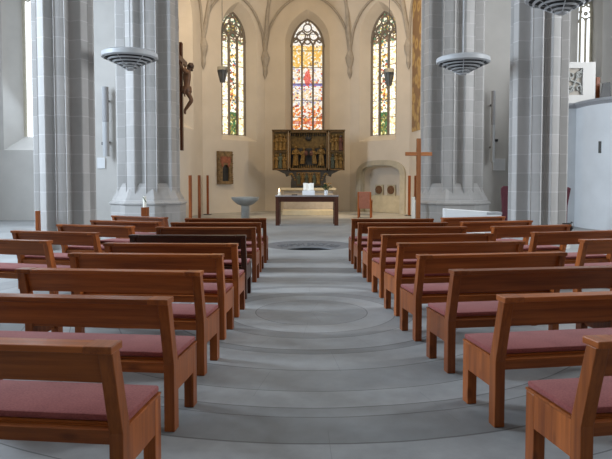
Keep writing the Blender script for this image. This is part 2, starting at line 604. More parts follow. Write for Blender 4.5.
def struct(o):
    o['kind'] = 'structure'
    return o


def dup(root, loc, rz, label, group=None, mats=None):
    r = root.copy()
    COL.objects.link(r)
    r.location = loc
    r.rotation_euler = (0, 0, rz)
    r['label'] = label
    if group:
        r['group'] = group
    for ch in list(root.children):
        c = ch.copy()
        COL.objects.link(c)
        c.parent = r
        if mats:
            relink(c, mats)
        for g in ch.children:
            d = g.copy()
            COL.objects.link(d)
            d.parent = c
    return r


def relink(o, mats):
    slot = o.material_slots[0]
    nm = slot.material
    for a, b in mats.items():
        if M[a] == nm:
            slot.link = 'OBJECT'
            slot.material = M[b]


# ------------------------------------------------------------------ structure: floor, walls, vault
BASIN = (xat(309, 13.3, 245), 13.3)
BR = 1.0


def build_floor():
    bm = nb()
    x0, x1, y0, y1 = -12.5, 12.5, -7.2, 29.5
    cx, cy = BASIN
    angs = sorted([2 * PI * i / 64 for i in range(64)] + [math.atan2(y - cy, x - cx) % (2 * PI) for x in (x0, x1) for y in (y0, y1)])
    inn, out = [], []
    for a in angs:
        dx, dy = math.cos(a), math.sin(a)
        ts = []
        if dx > 1e-9: ts.append((x1 - cx) / dx)
        if dx < -1e-9: ts.append((x0 - cx) / dx)
        if dy > 1e-9: ts.append((y1 - cy) / dy)
        if dy < -1e-9: ts.append((y0 - cy) / dy)
        t = min(t for t in ts if t > 0)
        inn.append(bm.verts.new((cx + BR * dx, cy + BR * dy, 0)))
        out.append(bm.verts.new((cx + t * dx, cy + t * dy, 0)))
    n = len(angs)
    for i in range(n):
        j = (i + 1) % n
        bm.faces.new((inn[i], out[i], out[j], inn[j]))
    return struct(obj('floor', bm, 'floor'))


build_floor()


def pointed(uc, w, sill, spring, apex, n=9):
    """outline of a pointed opening, left-bottom -> over the top -> right-bottom"""
    h = apex - spring
    R = (w * w + h * h) / (2 * w)
    pts = [(uc - w, sill)]
    cxl = uc - w + R
    a_end = math.acos(max(-1, min(1, (R - w) / R)))
    for i in range(n + 1):
        a = PI - a_end * i / n
        pts.append((cxl + R * math.cos(a), spring + R * math.sin(a)))
    right = [(2 * uc - u, v) for u, v in pts[::-1]]
    return pts + right[1:]


def basket(uc, w, sill, spring, top, n=18):
    pts = [(uc - w, sill)]
    for i in range(n + 1):
        a = PI - PI * i / n
        ca, sa = math.cos(a), math.sin(a)
        e = 0.72
        pts.append((uc + w * math.copysign(abs(ca) ** e, ca), spring + (top - spring) * sa ** 0.85))
    pts.append((uc + w, sill))
    return pts


class Wall:
    def __init__(self, p0, p1, inside):
        self.p0 = Vector((*p0, 0))
        d = Vector((*p1, 0)) - self.p0
        self.L = d.length
        self.u = d.normalized()
        n = Vector((-self.u.y, self.u.x, 0))
        if n.dot(Vector((*inside, 0)) - self.p0) < 0:
            n = -n
        self.n = n      # towards the room

    def pt(self, u, v, w=0.0):
        return self.p0 + self.u * u - self.n * w + Vector((0, 0, v))   # w = depth into the wall

    def hit(self, px, py, w=0.0):
        d = ray(px, py)
        q = self.p0 - self.n * w - Vector((0, 0, CAMH))
        q.z = 0
        t = (q.x * self.n.x + q.y * self.n.y) / (d.x * self.n.x + d.y * self.n.y)
        P = Vector((d.x * t, d.y * t, CAMH + d.z * t))
        return ((P - self.p0).dot(self.u), P.z)


def wall_panel(name, W_, z0, z1, mat, opening=None, inner=None, depth=0.4, u0=0.0, u1=None, back=0.35):
    """wall face with thickness; opening outline on the face lofted to the inner outline at depth"""
    bm = nb()
    u1 = W_.L if u1 is None else u1

    def q(pts):
        bm.faces.new([bm.verts.new(W_.pt(*p)) for p in pts])
    if opening is None:
        q([(u0, z0), (u1, z0), (u1, z1), (u0, z1)])
    else:
        o = opening
        ua, ub = o[0][0], o[-1][0]
        q([(u0, z0), (ua, z0), (ua, z1), (u0, z1)])
        q([(ub, z0), (u1, z0), (u1, z1), (ub, z1)])
        q([(ua, z0), (ub, z0), (ub, o[-1][1]), (ua, o[0][1])])
        for a, b in zip(o[1:-2], o[2:-1]):
            if abs(b[0] - a[0]) > 1e-6:
                q([a, b, (b[0], z1), (a[0], z1)])
        n = len(o)
        for i in range(n):
            a, b = o[i], o[(i + 1) % n]
            c, d = inner[i], inner[(i + 1) % n]
            q([a, b, (d[0], d[1], depth), (c[0], c[1], depth)])
    bmesh.ops.remove_doubles(bm, verts=bm.verts, dist=1e-4)
    return struct(obj(name, bm, mat))


def window(name, W_, inner, depth, glass, lights=3, mull=0.085, tracery=True, stone='backlit_tracery'):
    """glass sheet with a stone frame, mullions and head tracery, built in the window's own frame"""
    us = [p[0] for p in inner]
    uc = (min(us) + max(us)) / 2
    sill = inner[0][1]
    root = bpy.data.objects.new(name, None)
    COL.objects.link(root)
    origin = W_.pt(uc, sill, depth)
    rot = Matrix((W_.u, -W_.n if False else W_.n * -1, Vector((0, 0, 1)))).transposed().to_4x4()
    root.matrix_world = Matrix.Translation(origin) @ rot
    struct(root)
    loc = [(u - uc, v - sill) for u, v in inner]
    w = max(us) - uc
    bm = nb()
    prism(bm, loc, 'y', 0.02, 0.045)
    obj('stained_glass' if glass != 'clear_glass' else 'glass_pane', bm, glass, root)
    bm = nb()
    # frame
    n = len(loc)
    fr = []
    for (x, z) in loc:
        fr.append((x * (1 - 0.09 / w) if w > 0 else x, z))
    A = [bm.verts.new((x, -0.06, z)) for x, z in loc]
    B = [bm.verts.new((x, -0.06, z - (0.07 if z > loc[1][1] else 0))) for x, z in fr]
    C = [bm.verts.new((v.co.x, 0.03, v.co.z)) for v in B]
    for i in range(n - 1):
        bm.faces.new((A[i], A[i + 1], B[i + 1], B[i]))
        bm.faces.new((B[i], B[i + 1], C[i + 1], C[i]))
    spring = loc[1][1]
    apex = max(z for x, z in loc)
    lw = 2 * w / lights
    if lights > 1:
        for k in range(1, lights):
            x = -w + lw * k
            bx(bm, x - mull / 2, x + mull / 2, -0.07, 0.03, 0, spring + 0.05)
    if tracery:
        ls = spring - 0.12
        for k in range(lights):
            xc = -w + lw * (k + 0.5)
            o = pointed(0, lw / 2, 0, ls, ls + lw * 0.75, 5)[1:-1]
            tube(bm, [(xc + a, -0.02, b) for a, b in o], mull * 0.55, 6)
        h = apex - spring

        def ring(xc, zc, r, t):
            tube(bm, [(xc + r * math.cos(2 * PI * i / 14), -0.02, zc + r * math.sin(2 * PI * i / 14)) for i in range(15)], t, 6, False)
        for xc, zz, r in ((-w * 0.38, 0.30, w * 0.26), (w * 0.38, 0.30, w * 0.26), (0, 0.60, w * 0.24), (0, 0.10, w * 0.18), (-w * 0.72, 0.14, w * 0.14), (w * 0.72, 0.14, w * 0.14), (0, 0.82, w * 0.10)):
            ring(xc, spring + h * zz + 0.05, r, 0.034)
        for a, b in (((-w * 0.68, 0.30), (-w * 0.2, 0.62)), ((w * 0.68, 0.30), (w * 0.2, 0.62)), ((-w * 0.38, 0.55), (0, 0.36)), ((w * 0.38, 0.55), (0, 0.36))):
            tube(bm, [(a[0], -0.02, spring + h * a[1]), (b[0], -0.02, spring + h * b[1])], 0.03, 6)
    obj('tracery', bm, stone, root, True)
    return root


# apse plan
A_ = (xat(203, 25.5), 25.5)
B_ = (xat(265, 28.0), 28.0)
C_ = (xat(350, 28.0), 28.0)
D_ = (xat(409, 25.5), 25.5)
E_ = (-4.9, 21.6)
G_ = (4.9, 21.6)
CEN = (0, 24)
wc = Wall(B_, C_, CEN)
wl = Wall(A_, B_, CEN)
wr = Wall(C_, D_, CEN)
wnl = Wall(E_, A_, CEN)
wnr = Wall(D_, G_, CEN)
TOP = 13.0

# centre window
gd = 0.45
u_a, _ = wc.hit(291, 90, gd)
u_b, _ = wc.hit(324, 90, gd)
uc, hw = (u_a + u_b) / 2, (u_b - u_a) / 2
_, apx = wc.hit(307, 19, gd)
_, spr = wc.hit(307, 45, gd)
sil = wc.hit(307, 134, gd)[1]
inn = pointed(uc, hw, sil, spr, apx)
outr = pointed(uc, hw + 0.26, sil - 0.15, spr, apx + 0.32)
wall_panel('wall_east', wc, 0, TOP, 'warm_lit_plaster', outr, inn, gd)
window('window_1', wc, inn, gd, 'glass_centre')


def flank(wl_, pxa, pxb, apex_px, spring_px, sill_px, name, wname, left):
    gd = 0.5
    ua, _ = wl_.hit(pxa, 90, gd)
    ub, _ = wl_.hit(pxb, 90, gd)
    uc, hw = (ua + ub) / 2, (ub - ua) / 2
    pm = (pxa + pxb) / 2
    apx = wl_.hit(pm, apex_px, gd)[1]
    spr = wl_.hit(pm, spring_px, gd)[1]
    sil = wl_.hit(pm, sill_px, gd)[1]
    inn = pointed(uc, hw, sil, spr, apx)
    outr = pointed(uc, hw + 0.30, sil - 0.28, spr, apx + 0.34)
    return inn, outr, gd


inn, outr, gd = flank(wl, 220, 245, 12, 38, 135, '', '', True)
wall_panel('wall_northeast', wl, 0, TOP, 'warm_lit_plaster', outr, inn, gd)
window('window_2', wl, inn, gd, 'glass_side')
inn, outr, gd = flank(wr, 371.5, 398, 11, 38, 135, '', '', False)
wall_panel('wall_southeast', wr, 2.85, TOP, 'warm_lit_plaster', outr, inn, gd)
window('window_3', wr, inn, gd, 'glass_side')
# arched niche below the right flank window
na, nbb = wr.hit(362, 190)[0], wr.hit(401, 190)[0]
ncu, nhw = (na + nbb) / 2, (nbb - na) / 2
ntop, nspr = wr.hit(380, 165)[1], wr.hit(380, 175)[1]
nout = basket(ncu, nhw, 0.0, nspr, ntop)
ninn = basket(ncu, nhw - 0.10, 0.0, nspr, ntop - 0.08)
wall_panel('wall_southeast_lower', wr, 0, 2.85, 'warm_lit_plaster', nout, ninn, 0.45)


def niche_back():
    bm = nb()
    vs = [bm.verts.new(wr.pt(u, v, 0.45)) for u, v in ninn]
    bm.faces.new(vs)
    struct(obj('wall_niche_back', bm, 'warm_lit_plaster'))
    # masonry bench filling the lower niche, with a ledge
    bm = nb()
    zl = wr.hit(380, 195.5)[1]
    pts = [(ncu - nhw + 0.06, 0), (ncu + nhw - 0.06, 0), (ncu + nhw - 0.06, zl), (ncu - nhw + 0.06, zl)]
    a = [bm.verts.new(wr.pt(u, v, 0.12)) for u, v in pts]
    b = [bm.verts.new(wr.pt(u, v, 0.44)) for u, v in pts]
    bm.faces.new(a)
    bm.faces.new(b[::-1])
    for i in range(4):
        j = (i + 1) % 4
        bm.faces.new((a[i], b[i], b[j], a[j]))
    struct(obj('trim_1', bm, 'pale_stone'))
    # moulded stone surround
    bm = nb()
    for (e0, e1, w0, w1) in ((0.0, 0.27, -0.10, 0.0), (-0.05, 0.06, -0.03, 0.12)):
        p = basket(ncu, nhw + e0, 0, nspr, ntop + e0 * 0.8)
        q = basket(ncu, nhw + e1, 0, nspr, ntop + e1 * 0.8)
        n = len(p)
        for i in range(n - 1):
            P = [wr.pt(*p[i], w0), wr.pt(*p[i + 1], w0), wr.pt(*q[i + 1], w0), wr.pt(*q[i], w0)]
            Q = [wr.pt(*p[i], w1), wr.pt(*p[i + 1], w1), wr.pt(*q[i + 1], w1), wr.pt(*q[i], w1)]
            P = [bm.verts.new(v) for v in P]
            Q = [bm.verts.new(v) for v in Q]
            bm.faces.new(P)
            bm.faces.new((P[0], P[1], Q[1], Q[0]))
            bm.faces.new((P[3], P[2], Q[2], Q[3]))
            if i == 0:
                bm.faces.new((P[0], P[3], Q[3], Q[0]))
    bmesh.ops.remove_doubles(bm, verts=bm.verts, dist=1e-4)
    struct(obj('trim_2', bm, 'frame_stone'))
    # two round clay medallions on pale backing squares
    for px, which in ((379, 'left'), (391, 'right')):
        u, v = wr.hit(px, 189.5, 0.36)
        t = thing('medallion', 'round dark clay medallion on a pale square, the %s of two in the arched niche' % which, 'medallion',
                  wr.pt(u, zl, 0.36), math.atan2(wr.u.y, wr.u.x), 'medallions on the niche ledge')
        bm = nb()
        bx(bm, -0.23, 0.23, 0.0, 0.05, 0, 0.48)
        obj('backing_slab', bm, 'pale_stone', t, bevel=0.01)
        bm = nb()
        mt = Matrix.Translation((0, -0.0, 0.25)) @ Matrix.Rotation(PI / 2, 4, 'X')
        lathe(bm, [(0, 0.06), (0.08, 0.07), (0.12, 0.045), (0.15, 0.06), (0.185, 0.05), (0.19, 0)], 24)
        for k in range(8):
            a = 2 * PI * k / 8
            ball(bm, (0.10 * math.cos(a), 0.10 * math.sin(a), 0.06), 0.03, (1, 1, 0.6), 1)
        for vv in bm.verts:
            vv.co = mt @ vv.co
        obj('carved_disc', bm, 'medallion', t, True)


niche_back()

# chancel side walls; the left one has a splayed window
lu0, lu1 = 1.0, 2.6
inn = pointed(1.75, 0.55, 3.9, 7.6, 8.8)
outr = pointed(1.75, 0.95, 3.5, 7.6, 9.2)
wall_panel('wall_north_chancel', wnl, 0, TOP, 'warm_lit_plaster', outr, inn, 0.5)
window('window_4', wnl, inn, 0.5, 'glass_side', 2)
wall_panel('wall_south_chancel', wnr, 0, TOP, 'warm_lit_plaster')

# aisle east walls with windows
YE = 21.6
wel = Wall((-12, YE), (-4.9, YE), (-8, 10))
wer = Wall((4.9, YE), (12, YE), (8, 10))


def aisle_window(W_, pa, pb, oa, ob, sill_px, osill_px, apex, name, wname):
    gd = 0.75
    ua, ub = W_.hit(pa, 60, gd)[0], W_.hit(pb, 60, gd)[0]
    inn = pointed((ua + ub) / 2, (ub - ua) / 2, W_.hit(pa, sill_px, gd)[1], apex - 1.6, apex)
    va, vb = W_.hit(oa, 60)[0], W_.hit(ob, 60)[0]
    outr = pointed((va + vb) / 2, (vb - va) / 2, W_.hit(oa, osill_px)[1], apex - 1.6, apex + 0.8)
    wall_panel(wname, W_, 0, TOP, 'plaster', outr, inn, gd)
    window(name, W_, inn, gd, 'clear_glass', 2, 0.05, True, 'frame_stone')


aisle_window(wel, 23.5, 64, 2, 90, 137, 150, 9.5, 'window_5', 'wall_east_aisle_left')
aisle_window(wer, 577.5, 591.5, 562, 602, 70, 84, 9.0, 'window_6', 'wall_east_aisle_right')

# nave side walls, west wall, ceiling (all outside the frame, they hold the windows the daylight comes from)
for nm, x, k in (('wall_left', -12.0, 7), ('wall_right', 12.0, 10)):
    for i, yy in enumerate((-1.2, 5.6, 12.3)):
        y0 = (-7.0, 5.75, 12.25)[i]
        y1 = (5.75, 12.25, 21.6)[i]
        W_ = Wall((x, y0), (x, y1), (0, (y0 + y1) / 2))
        if i == 0:
            wall_panel(nm, W_, 0, TOP, 'plaster')
            continue
        cy = (2.5, 9.0, 15.5)[i] - y0
        o = pointed(cy, 1.2, 2.3, 7.2, 9.2)
        n_ = pointed(cy, 1.0, 2.5, 7.2, 9.0)
        wall_panel(nm, W_, 0, TOP, 'plaster', o, n_, 0.4)
        window('window_%d' % (k + i), W_, n_, 0.4, 'clear_glass', 2, 0.06, False)
ww = Wall((-12, -7), (12, -7), (0, 0))
wall_panel('wall_west', ww, 0, TOP, 'plaster')
bm = nb()
bx(bm, -12.2, 12.2, -7.3, 28.6, TOP, TOP + 0.3)
struct(obj('ceiling', bm, 'plaster'))
bm = nb()
bx(bm, -12, 12, YE - 0.2, YE + 0.3, 11.2, TOP)
struct(obj('wall_above_chancel_arch', bm, 'plaster'))


# rib vault over the apse
def vault():
    K = Vector((0, 24.0, 12.3))
    corners = [E_, A_, B_, C_, D_, G_]
    zs = zat(46, 25.5)
    web = nb()
    ribs = nb()
    corb = nb()
    n = 10

    def arc(P, Q, zsp, zq):
        out = []
        for i in range(n + 1):
            t = i / n
            s = 1 - (1 - t) ** 1.0
            h = math.sqrt(max(0, 1 - (1 - t) ** 2))
            out.append(Vector((P.x + (Q.x - P.x) * s, P.y + (Q.y - P.y) * s, zsp + (zq - zsp) * h)))
        return out
    V = [Vector((*c, 0)) for c in corners]
    for k in range(len(V) - 1):
        a, b = V[k], V[k + 1]
        mid = (a + b) / 2
        inward = (Vector((0, 24, 0)) - mid).normalized()
        half = (b - a).length / 2
        zm = zs + half * 1.42
        L1 = arc(a, mid, zs, zm)
        L2 = arc(b, mid, zs, zm)
        D1 = arc(a, K, zs, K.z)
        D2 = arc(b, K, zs, K.z)
        for Lw, Dd in ((L1, D1), (L2, D2)):
            m = 8
            grid = []
            for i in range(n + 1):
                row = []
                for j in range(m + 1):
                    f = j / m
                    p = Lw[i].lerp(Dd[i], f)
                    p.z += 0.16 * math.sin(PI * f) * (i / n)
                    row.append(web.verts.new(p))
                grid.append(row)
            for i in range(n):
                for j in range(m):
                    web.faces.new((grid[i][j], grid[i + 1][j], grid[i + 1][j + 1], grid[i][j + 1]))
            tube(ribs, [p + inward * 0.06 for p in Lw], 0.055, 8)
    for k, a in enumerate(V):
        D = arc(a, K, zs, K.z)
        tube(ribs, D, 0.10, 8)
    for a in V[1:-1]:
        inw = (Vector((0, 24, 0)) - a).normalized()
        zb = zs - 1.0
        pr = [(0.0, zb), (0.06, zb + 0.15), (0.11, zb + 0.3), (0.10, zb + 0.55), (0.19, zb + 0.85), (0.21, zs), (0.13, zs + 0.25), (0.0, zs + 0.5)]
        lathe(corb, pr, 8, (a.x + inw.x * 0.07, a.y + inw.y * 0.07, 0))
    struct(obj('ceiling_apse_vault', web, 'warm_lit_plaster', smooth=True))
    struct(obj('trim_3', ribs, 'rib', smooth=True))
    struct(obj('trim_4', corb, 'rib'))
    bm = nb()
    lathe(bm, [(0, K.z - 0.35), (0.35, K.z - 0.3), (0.35, K.z)], 16, (K.x, K.y, 0))
    struct(obj('trim_5', bm, 'rib'))


vault()


# painted gold ornament band on the right chancel wall
def painted_band():
    ua, ub = wnr.hit(412.5, 90)[0], wnr.hit(420.5, 90)[0]
    z0, z1 = wnr.hit(416, 131)[1], 9.6
    m, nt, p = newmat('painted_ornament')
    v = objcoord(nt)
    vo = N(nt, 'ShaderNodeTexVoronoi')
    vo.inputs['Scale'].default_value = 2.4
    nt.links.new(v, vo.inputs['Vector'])
    c = ramp(nt, vo.outputs['Distance'], [(0.0, (0.20, 0.09, 0.04)), (0.22, (0.45, 0.30, 0.10)), (0.42, (0.55, 0.40, 0.16)), (0.62, (0.24, 0.16, 0.08))])
    nz = noise_tex(nt, v, 5, 4)
    c = mixrgb(nt, math_node(nt, 'MULTIPLY', nz, 0.5), c, (0.30, 0.13, 0.06))
    nt.links.new(c, p.inputs['Base Color'])
    p.inputs['Roughness'].default_value = 0.8
    bm = nb()
    a = min(ua, ub)
    b = max(ua, ub)
    for w0 in (-0.02,):
        P = [bm.verts.new(wnr.pt(u, z, w0)) for u, z in ((a, z0), (b, z0), (b, z1), (a, z1))]
        Q = [bm.verts.new(wnr.pt(u, z, 0.01)) for u, z in ((a, z0), (b, z0), (b, z1), (a, z1))]
        bm.faces.new(P)
        for i in range(4):
            j = (i + 1) % 4
            bm.faces.new((P[i], P[j], Q[j], Q[i]))
    struct(obj('trim_6', bm, m))


painted_band()


# ------------------------------------------------------------------ pillars
def clustered(R):
    """plan outline of a clustered pillar: eight faces parted by alternately deep and slight hollows edged with beads"""
    pts = []

    def pol(r, deg):
        a = math.radians(deg)
        return (r * math.cos(a), r * math.sin(a))
    for k in range(8):
        deep = (k % 2 == 0)
        c = 45 * k
        hw, dep, bd = (14.0, 0.36, 2.8) if deep else (9.0, 0.22, 2.2)
        nxt = 9.0 if deep else 14.0
        nbd = 2.2 if deep else 2.8
        # bead, hollow, bead
        for i in range(5):
            t = i / 4
            pts.append(pol(R * (0.975 + 0.03 * math.sin(PI * t)), c - hw - bd + bd * t))
        for i in range(1, 9):
            t = i / 9
            pts.append(pol(R * (0.955 - dep * math.sin(PI * t) ** 0.8), c - hw + 2 * hw * t))
        for i in range(5):
            t = i / 4
            pts.append(pol(R * (0.975 + 0.03 * math.sin(PI * t)), c + hw + bd * t))
        a0, a1 = c + hw + bd + 0.4, c + 45 - nxt - nbd - 0.4
        for i in range(4):
            pts.append(pol(R * 0.985, a0 + (a1 - a0) * i / 3))
    return pts


def pillar_mesh(R, z0, z1, rot):
    bm = nb()
    c, s = math.cos(rot), math.sin(rot)
    pts = [(x * c - y * s, x * s + y * c) for x, y in clustered(R)]
    prism(bm, pts, 'z', z0, z1)
    return bm


def octo(R, rot=PI / 8):
    return [(R / math.cos(PI / 8) * math.cos(rot + PI / 4 * i), R / math.cos(PI / 8) * math.sin(rot + PI / 4 * i)) for i in range(8)]


def loft(bm, outlines):
    rings = [[bm.verts.new((x, y, z)) for x, y in pts] for pts, z in outlines]
    n = len(rings[0])
    for a, b in zip(rings[:-1], rings[1:]):
        for i in range(n):
            j = (i + 1) % n
            bm.faces.new((a[i], a[j], b[j], b[i]))
    bm.faces.new(rings[-1])
    bm.faces.new(rings[0][::-1])


def front_pillar(px, label, rot, R):
    Y = 13.0
    t = thing('stone_pillar', label, 'pillar', (xat(px, Y), Y, 0), 0, 'tall clustered stone pillars')
    obj('shaft', pillar_mesh(R, 0.30, TOP, math.radians(rot - 90)), 'pillar', t, True)
    bm = nb()
    loft(bm, [(octo(R * 1.05), 0.0), (octo(R * 1.05), 0.25), (octo(R * 0.95), 0.33)])
    obj('plinth', bm, 'pillar', t)


def rear_pier(px, label, rot):
    Y = 20.0
    t = thing('stone_pillar', label, 'pillar', (xat(px, Y), Y, 0), 0, 'tall clustered stone pillars')
    zt = zat(203, 19.0)
    obj('shaft', pillar_mesh(1.02, zt + 0.05, TOP, math.radians(rot - 90)), 'pillar', t, True)
    bm = nb()
    loft(bm, [(octo(1.14), 0.0), (octo(1.14), zt - 0.08)])
    obj('plinth', bm, 'pillar', t)
    bm = nb()
    loft(bm, [(octo(1.14), zt - 0.08), (octo(1.19), zt - 0.04), (octo(1.19), zt), (octo(1.10), zt + 0.06), (octo(1.08), zt + 0.14), (octo(1.06), zt + 0.17), (octo(1.02), zt + 0.24), (octo(0.86), zt + 0.62), (octo(0.74), zt + 0.64)])
    obj('base_moulding', bm, 'pillar', t)


front_pillar(66, 'grey clustered stone pillar at the left edge, in front of the aisle window', -50, 0.625)
front_pillar(537, 'grey clustered stone pillar on the right, standing before the burgundy screen', 40, 0.60)
rear_pier(149, 'thick stone pier with moulded base behind the left hanging lamp', -45)
rear_pier(451, 'thick stone pier with moulded base behind the wooden processional cross', 45)


# ------------------------------------------------------------------ sunken dish in the floor
def basin():
    t = thing('sunken_dish', 'round slate dish sunk into the aisle floor with a carved inscription', 'floor dish', (BASIN[0], BASIN[1], 0))
    bm = nb()
    lathe(bm, [(BR, 0.0), (BR - 0.02, 0.002), (0.58, -0.105), (0.56, -0.11), (0.55, -0.125)], 64)
    obj('dish_slope', bm, 'slate', t, True)
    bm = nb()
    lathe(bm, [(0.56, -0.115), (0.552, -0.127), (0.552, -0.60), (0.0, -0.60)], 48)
    obj('dish_bottom', bm, 'hole_shade', t)
    txt = 'SALXIMVM SAICT ALKI'
    bm = nb()
    dg = None
    span = math.radians(128)
    r0 = 0.66
    slope = math.atan2(0.107, 0.40)
    for i, ch in enumerate(txt):
        if ch == ' ':
            continue
        cu = bpy.data.curves.new('tmp', 'FONT')
        cu.body = ch
        cu.align_x = 'CENTER'
        cu.size = 0.22
        cu.extrude = 0.002
        to = bpy.data.objects.new('tmp', cu)
        COL.objects.link(to)
        bpy.context.view_layer.update()
        me = bpy.data.meshes.new_from_object(to.evaluated_get(bpy.context.evaluated_depsgraph_get()))
        bpy.data.objects.remove(to)
        bpy.data.curves.remove(cu)
        phi = span * (0.5 - i / (len(txt) - 1))      # left to right seen from the nave
        rot = Matrix.Rotation(phi, 4, 'Z') @ Matrix.Translation((0, r0, -0.105 + (r0 - 0.58) * math.tan(slope) + 0.004)) @ Matrix.Rotation(slope, 4, 'X')
        me.transform(rot)
        bm.from_mesh(me)
        bpy.data.meshes.remove(me)
    o = obj('inscription', bm, 'slate_cut', t)
    o['label'] = 'carved letters on the far slope'


basin()

# ------------------------------------------------------------------ benches
def make_bench(L, label, loc, rz, tone='oak'):
    t = thing('church_bench', label, 'bench', loc, rz)
    x, y, z = tone + '_x', tone + '_y', tone + '_z'
    h = L / 2
    lw = 0.062
    yr0, yr1 = -0.245, -0.165      # rear leg
    yf0, yf1 = 0.132, 0.212        # front leg
    lean = -0.115
    for s in (-1, 1):
        bm = nb()
        xa, xb = (-h, -h + lw) if s < 0 else (h - lw, h)
        # bent rear post: upright below the seat, leaning back above it
        prism(bm, [(yr0, 0), (yr1, 0), (yr1, 0.40), (yr1 + lean + 0.012, 0.772), (yr0 + lean + 0.022, 0.772), (yr0, 0.40)], 'x', xa, xb)
        obj('leg', bm, z, t, bevel=0.004)
        bm = nb()
        bx(bm, xa, xb, yf0, yf1, 0, 0.405)
        obj('leg', bm, z, t, bevel=0.004)
        bm = nb()
        px0, px1 = (-h + 0.001, -h + 0.034) if s < 0 else (h - 0.034, h - 0.001)
        bx(bm, px0, px1, yr1 - 0.01, yf0 + 0.01, 0.235, 0.404)
        obj('side_panel', bm, z, t)
        bm = nb()
        cx0, cx1 = (-h - 0.004, -h + 0.115) if s < 0 else (h - 0.115, h + 0.004)
        bx(bm, cx0, cx1, yr0 + lean + 0.005, yr1 + lean + 0.035, 0.770, 0.802)
        obj('corner_block', bm, y, t, bevel=0.004)
    bm = nb()
    bx(bm, -h + 0.1155, h - 0.1155, yr0 + lean + 0.007, yr1 + lean + 0.033, 0.772, 0.800)
    obj('top_rail', bm, x, t, bevel=0.004)
    # backrest board, following the lean
    bm = nb()

    def yl(zz):
        return yr1 + lean * (zz - 0.40) / 0.372
    prism(bm, [(yl(0.625) - 0.030, 0.625), (yl(0.625) + 0.004, 0.625), (yl(0.770) + 0.004, 0.770), (yl(0.770) - 0.030, 0.770)], 'x', -h + lw, h - lw)
    obj('backrest', bm, x, t)
    bm = nb()
    bx(bm, -h + lw, h - lw, yr0 + 0.02, yr0 + 0.06, 0.345, 0.405)
    obj('rear_rail', bm, x, t)
    bm = nb()
    bx(bm, -h + lw, h - lw, yf1 - 0.045, yf1 - 0.008, 0.325, 0.404)
    obj('front_rail', bm, x, t)
    bm = nb()
    bx(bm, -h + 0.034, h - 0.034, yr1 - 0.015, yf1 - 0.045, 0.375, 0.405)
    bx(bm, -h + 0.0, h - 0.0, yf0 - 0.30, yf1 + 0.004, 0.406, 0.418)
    obj('seat', bm, x, t)
    bm = nb()
    bx(bm, -h + 0.008, h - 0.008, yr1 - 0.005, yf1 + 0.006, 0.419, 0.452, bev=0.012)
    obj('cushion', bm, 'cushion', t, True)
    for c in t.children:
        for v in c.data.vertices:
            if v.co.z > 0.1:
                v.co.z -= 0.007
    return t


BL, OLEN = 1.41, 1.30
CAPY = -0.165 - 0.115 + 0.035


def bench_loc(px, py, L, ang, side):
    """side -1: the given cap corner is the bench's left end, +1: its right end"""
    P = atZ(px, py, 0.793)
    R = Matrix.Rotation(ang, 3, 'Z')
    off = R @ Vector((side * L / 2, CAPY, 0))
    return (P.x - off.x, P.y - off.y, 0)


ordn = ['frontmost', 'second', 'third', 'fourth', 'fifth', 'sixth', 'seventh', 'eighth', 'ninth']
RIGHT = [(351.4, 218.6, 2), (357.6, 222.5, 3), (367.8, 226.9, 4), (380.8, 234.3, 7.5), (396.5, 242.7, 9), (416, 254.3, 9), (448.8, 269.2, 9), (496.6, 294.5, 9), (583, 335.7, 9)]
LEFT = [(266.5, 218.1, 0), (261.2, 222.3, -1), (256.1, 227, -1.5), (246.3, 234.8, -2), (238.2, 243.2, -3), (224.1, 253.6, -4), (203.6, 270.3, -6), (173.2, 296.5, -6), (121.6, 340.4, -6)]
OUTR = [(440.5, 217.6, 19), (459.8, 221.7, 17), (490.6, 226.2, 16), (530.2, 232.0, 15), (578.3, 239.3, 14)]
OUTL = [(168.4, 217.2, -28), (161.6, 221.7, -19), (135.1, 226.0, -18), (100.0, 232.5, -17), (52.9, 240.3, -15)]
base = {}
redmap = {'oak_x': 'red_oak_x', 'oak_y': 'red_oak_y', 'oak_z': 'red_oak_z'}
drkmap = {'oak_x': 'dark_oak_x', 'oak_y': 'dark_oak_y', 'oak_z': 'dark_oak_z'}
BENCH = {}
PENDING = []


def row(tabs, L, side, pos, group, redset=(), darkset=()):
    n = len(tabs)
    for i, (px, py, a) in enumerate(tabs):
        ang = math.radians(a)
        loc = bench_loc(px, py, L, ang, side)
        if i == 0:
            w = 'frontmost, nearest the altar'
        elif i == n - 1:
            w = 'rearmost, nearest the viewer'
        else:
            w = '%s from the altar' % ordn[i]
        kind = 'dark brown' if i in darkset else ('reddish brown' if i in redset else 'orange-brown')
        label = '%s bench with mauve seat pad, %s, %s' % (kind, pos, w)
        mp = drkmap if i in darkset else (redmap if i in redset else None)
        if L not in base:
            t = make_bench(L, label, loc, ang)
            t['group'] = group
            base[L] = t
        else:
            t = dup(base[L], loc, ang, label, group)
        if mp:
            PENDING.append((t, mp))
        BENCH[(pos, i)] = t


row(RIGHT, BL, -1, 'right of the aisle', 'benches right of the aisle', (0, 1, 6), ())
row(LEFT, BL, 1, 'left of the aisle', 'benches left of the aisle', (0, 1, 2), (3,))
row(OUTR, OLEN, -1, 'outer right column', 'benches in the outer right column')
row(OUTL, OLEN, 1, 'outer left column', 'benches in the outer left column', (0, 1))
for t, mp in PENDING:
    for c in t.children:
        relink(c, mp)


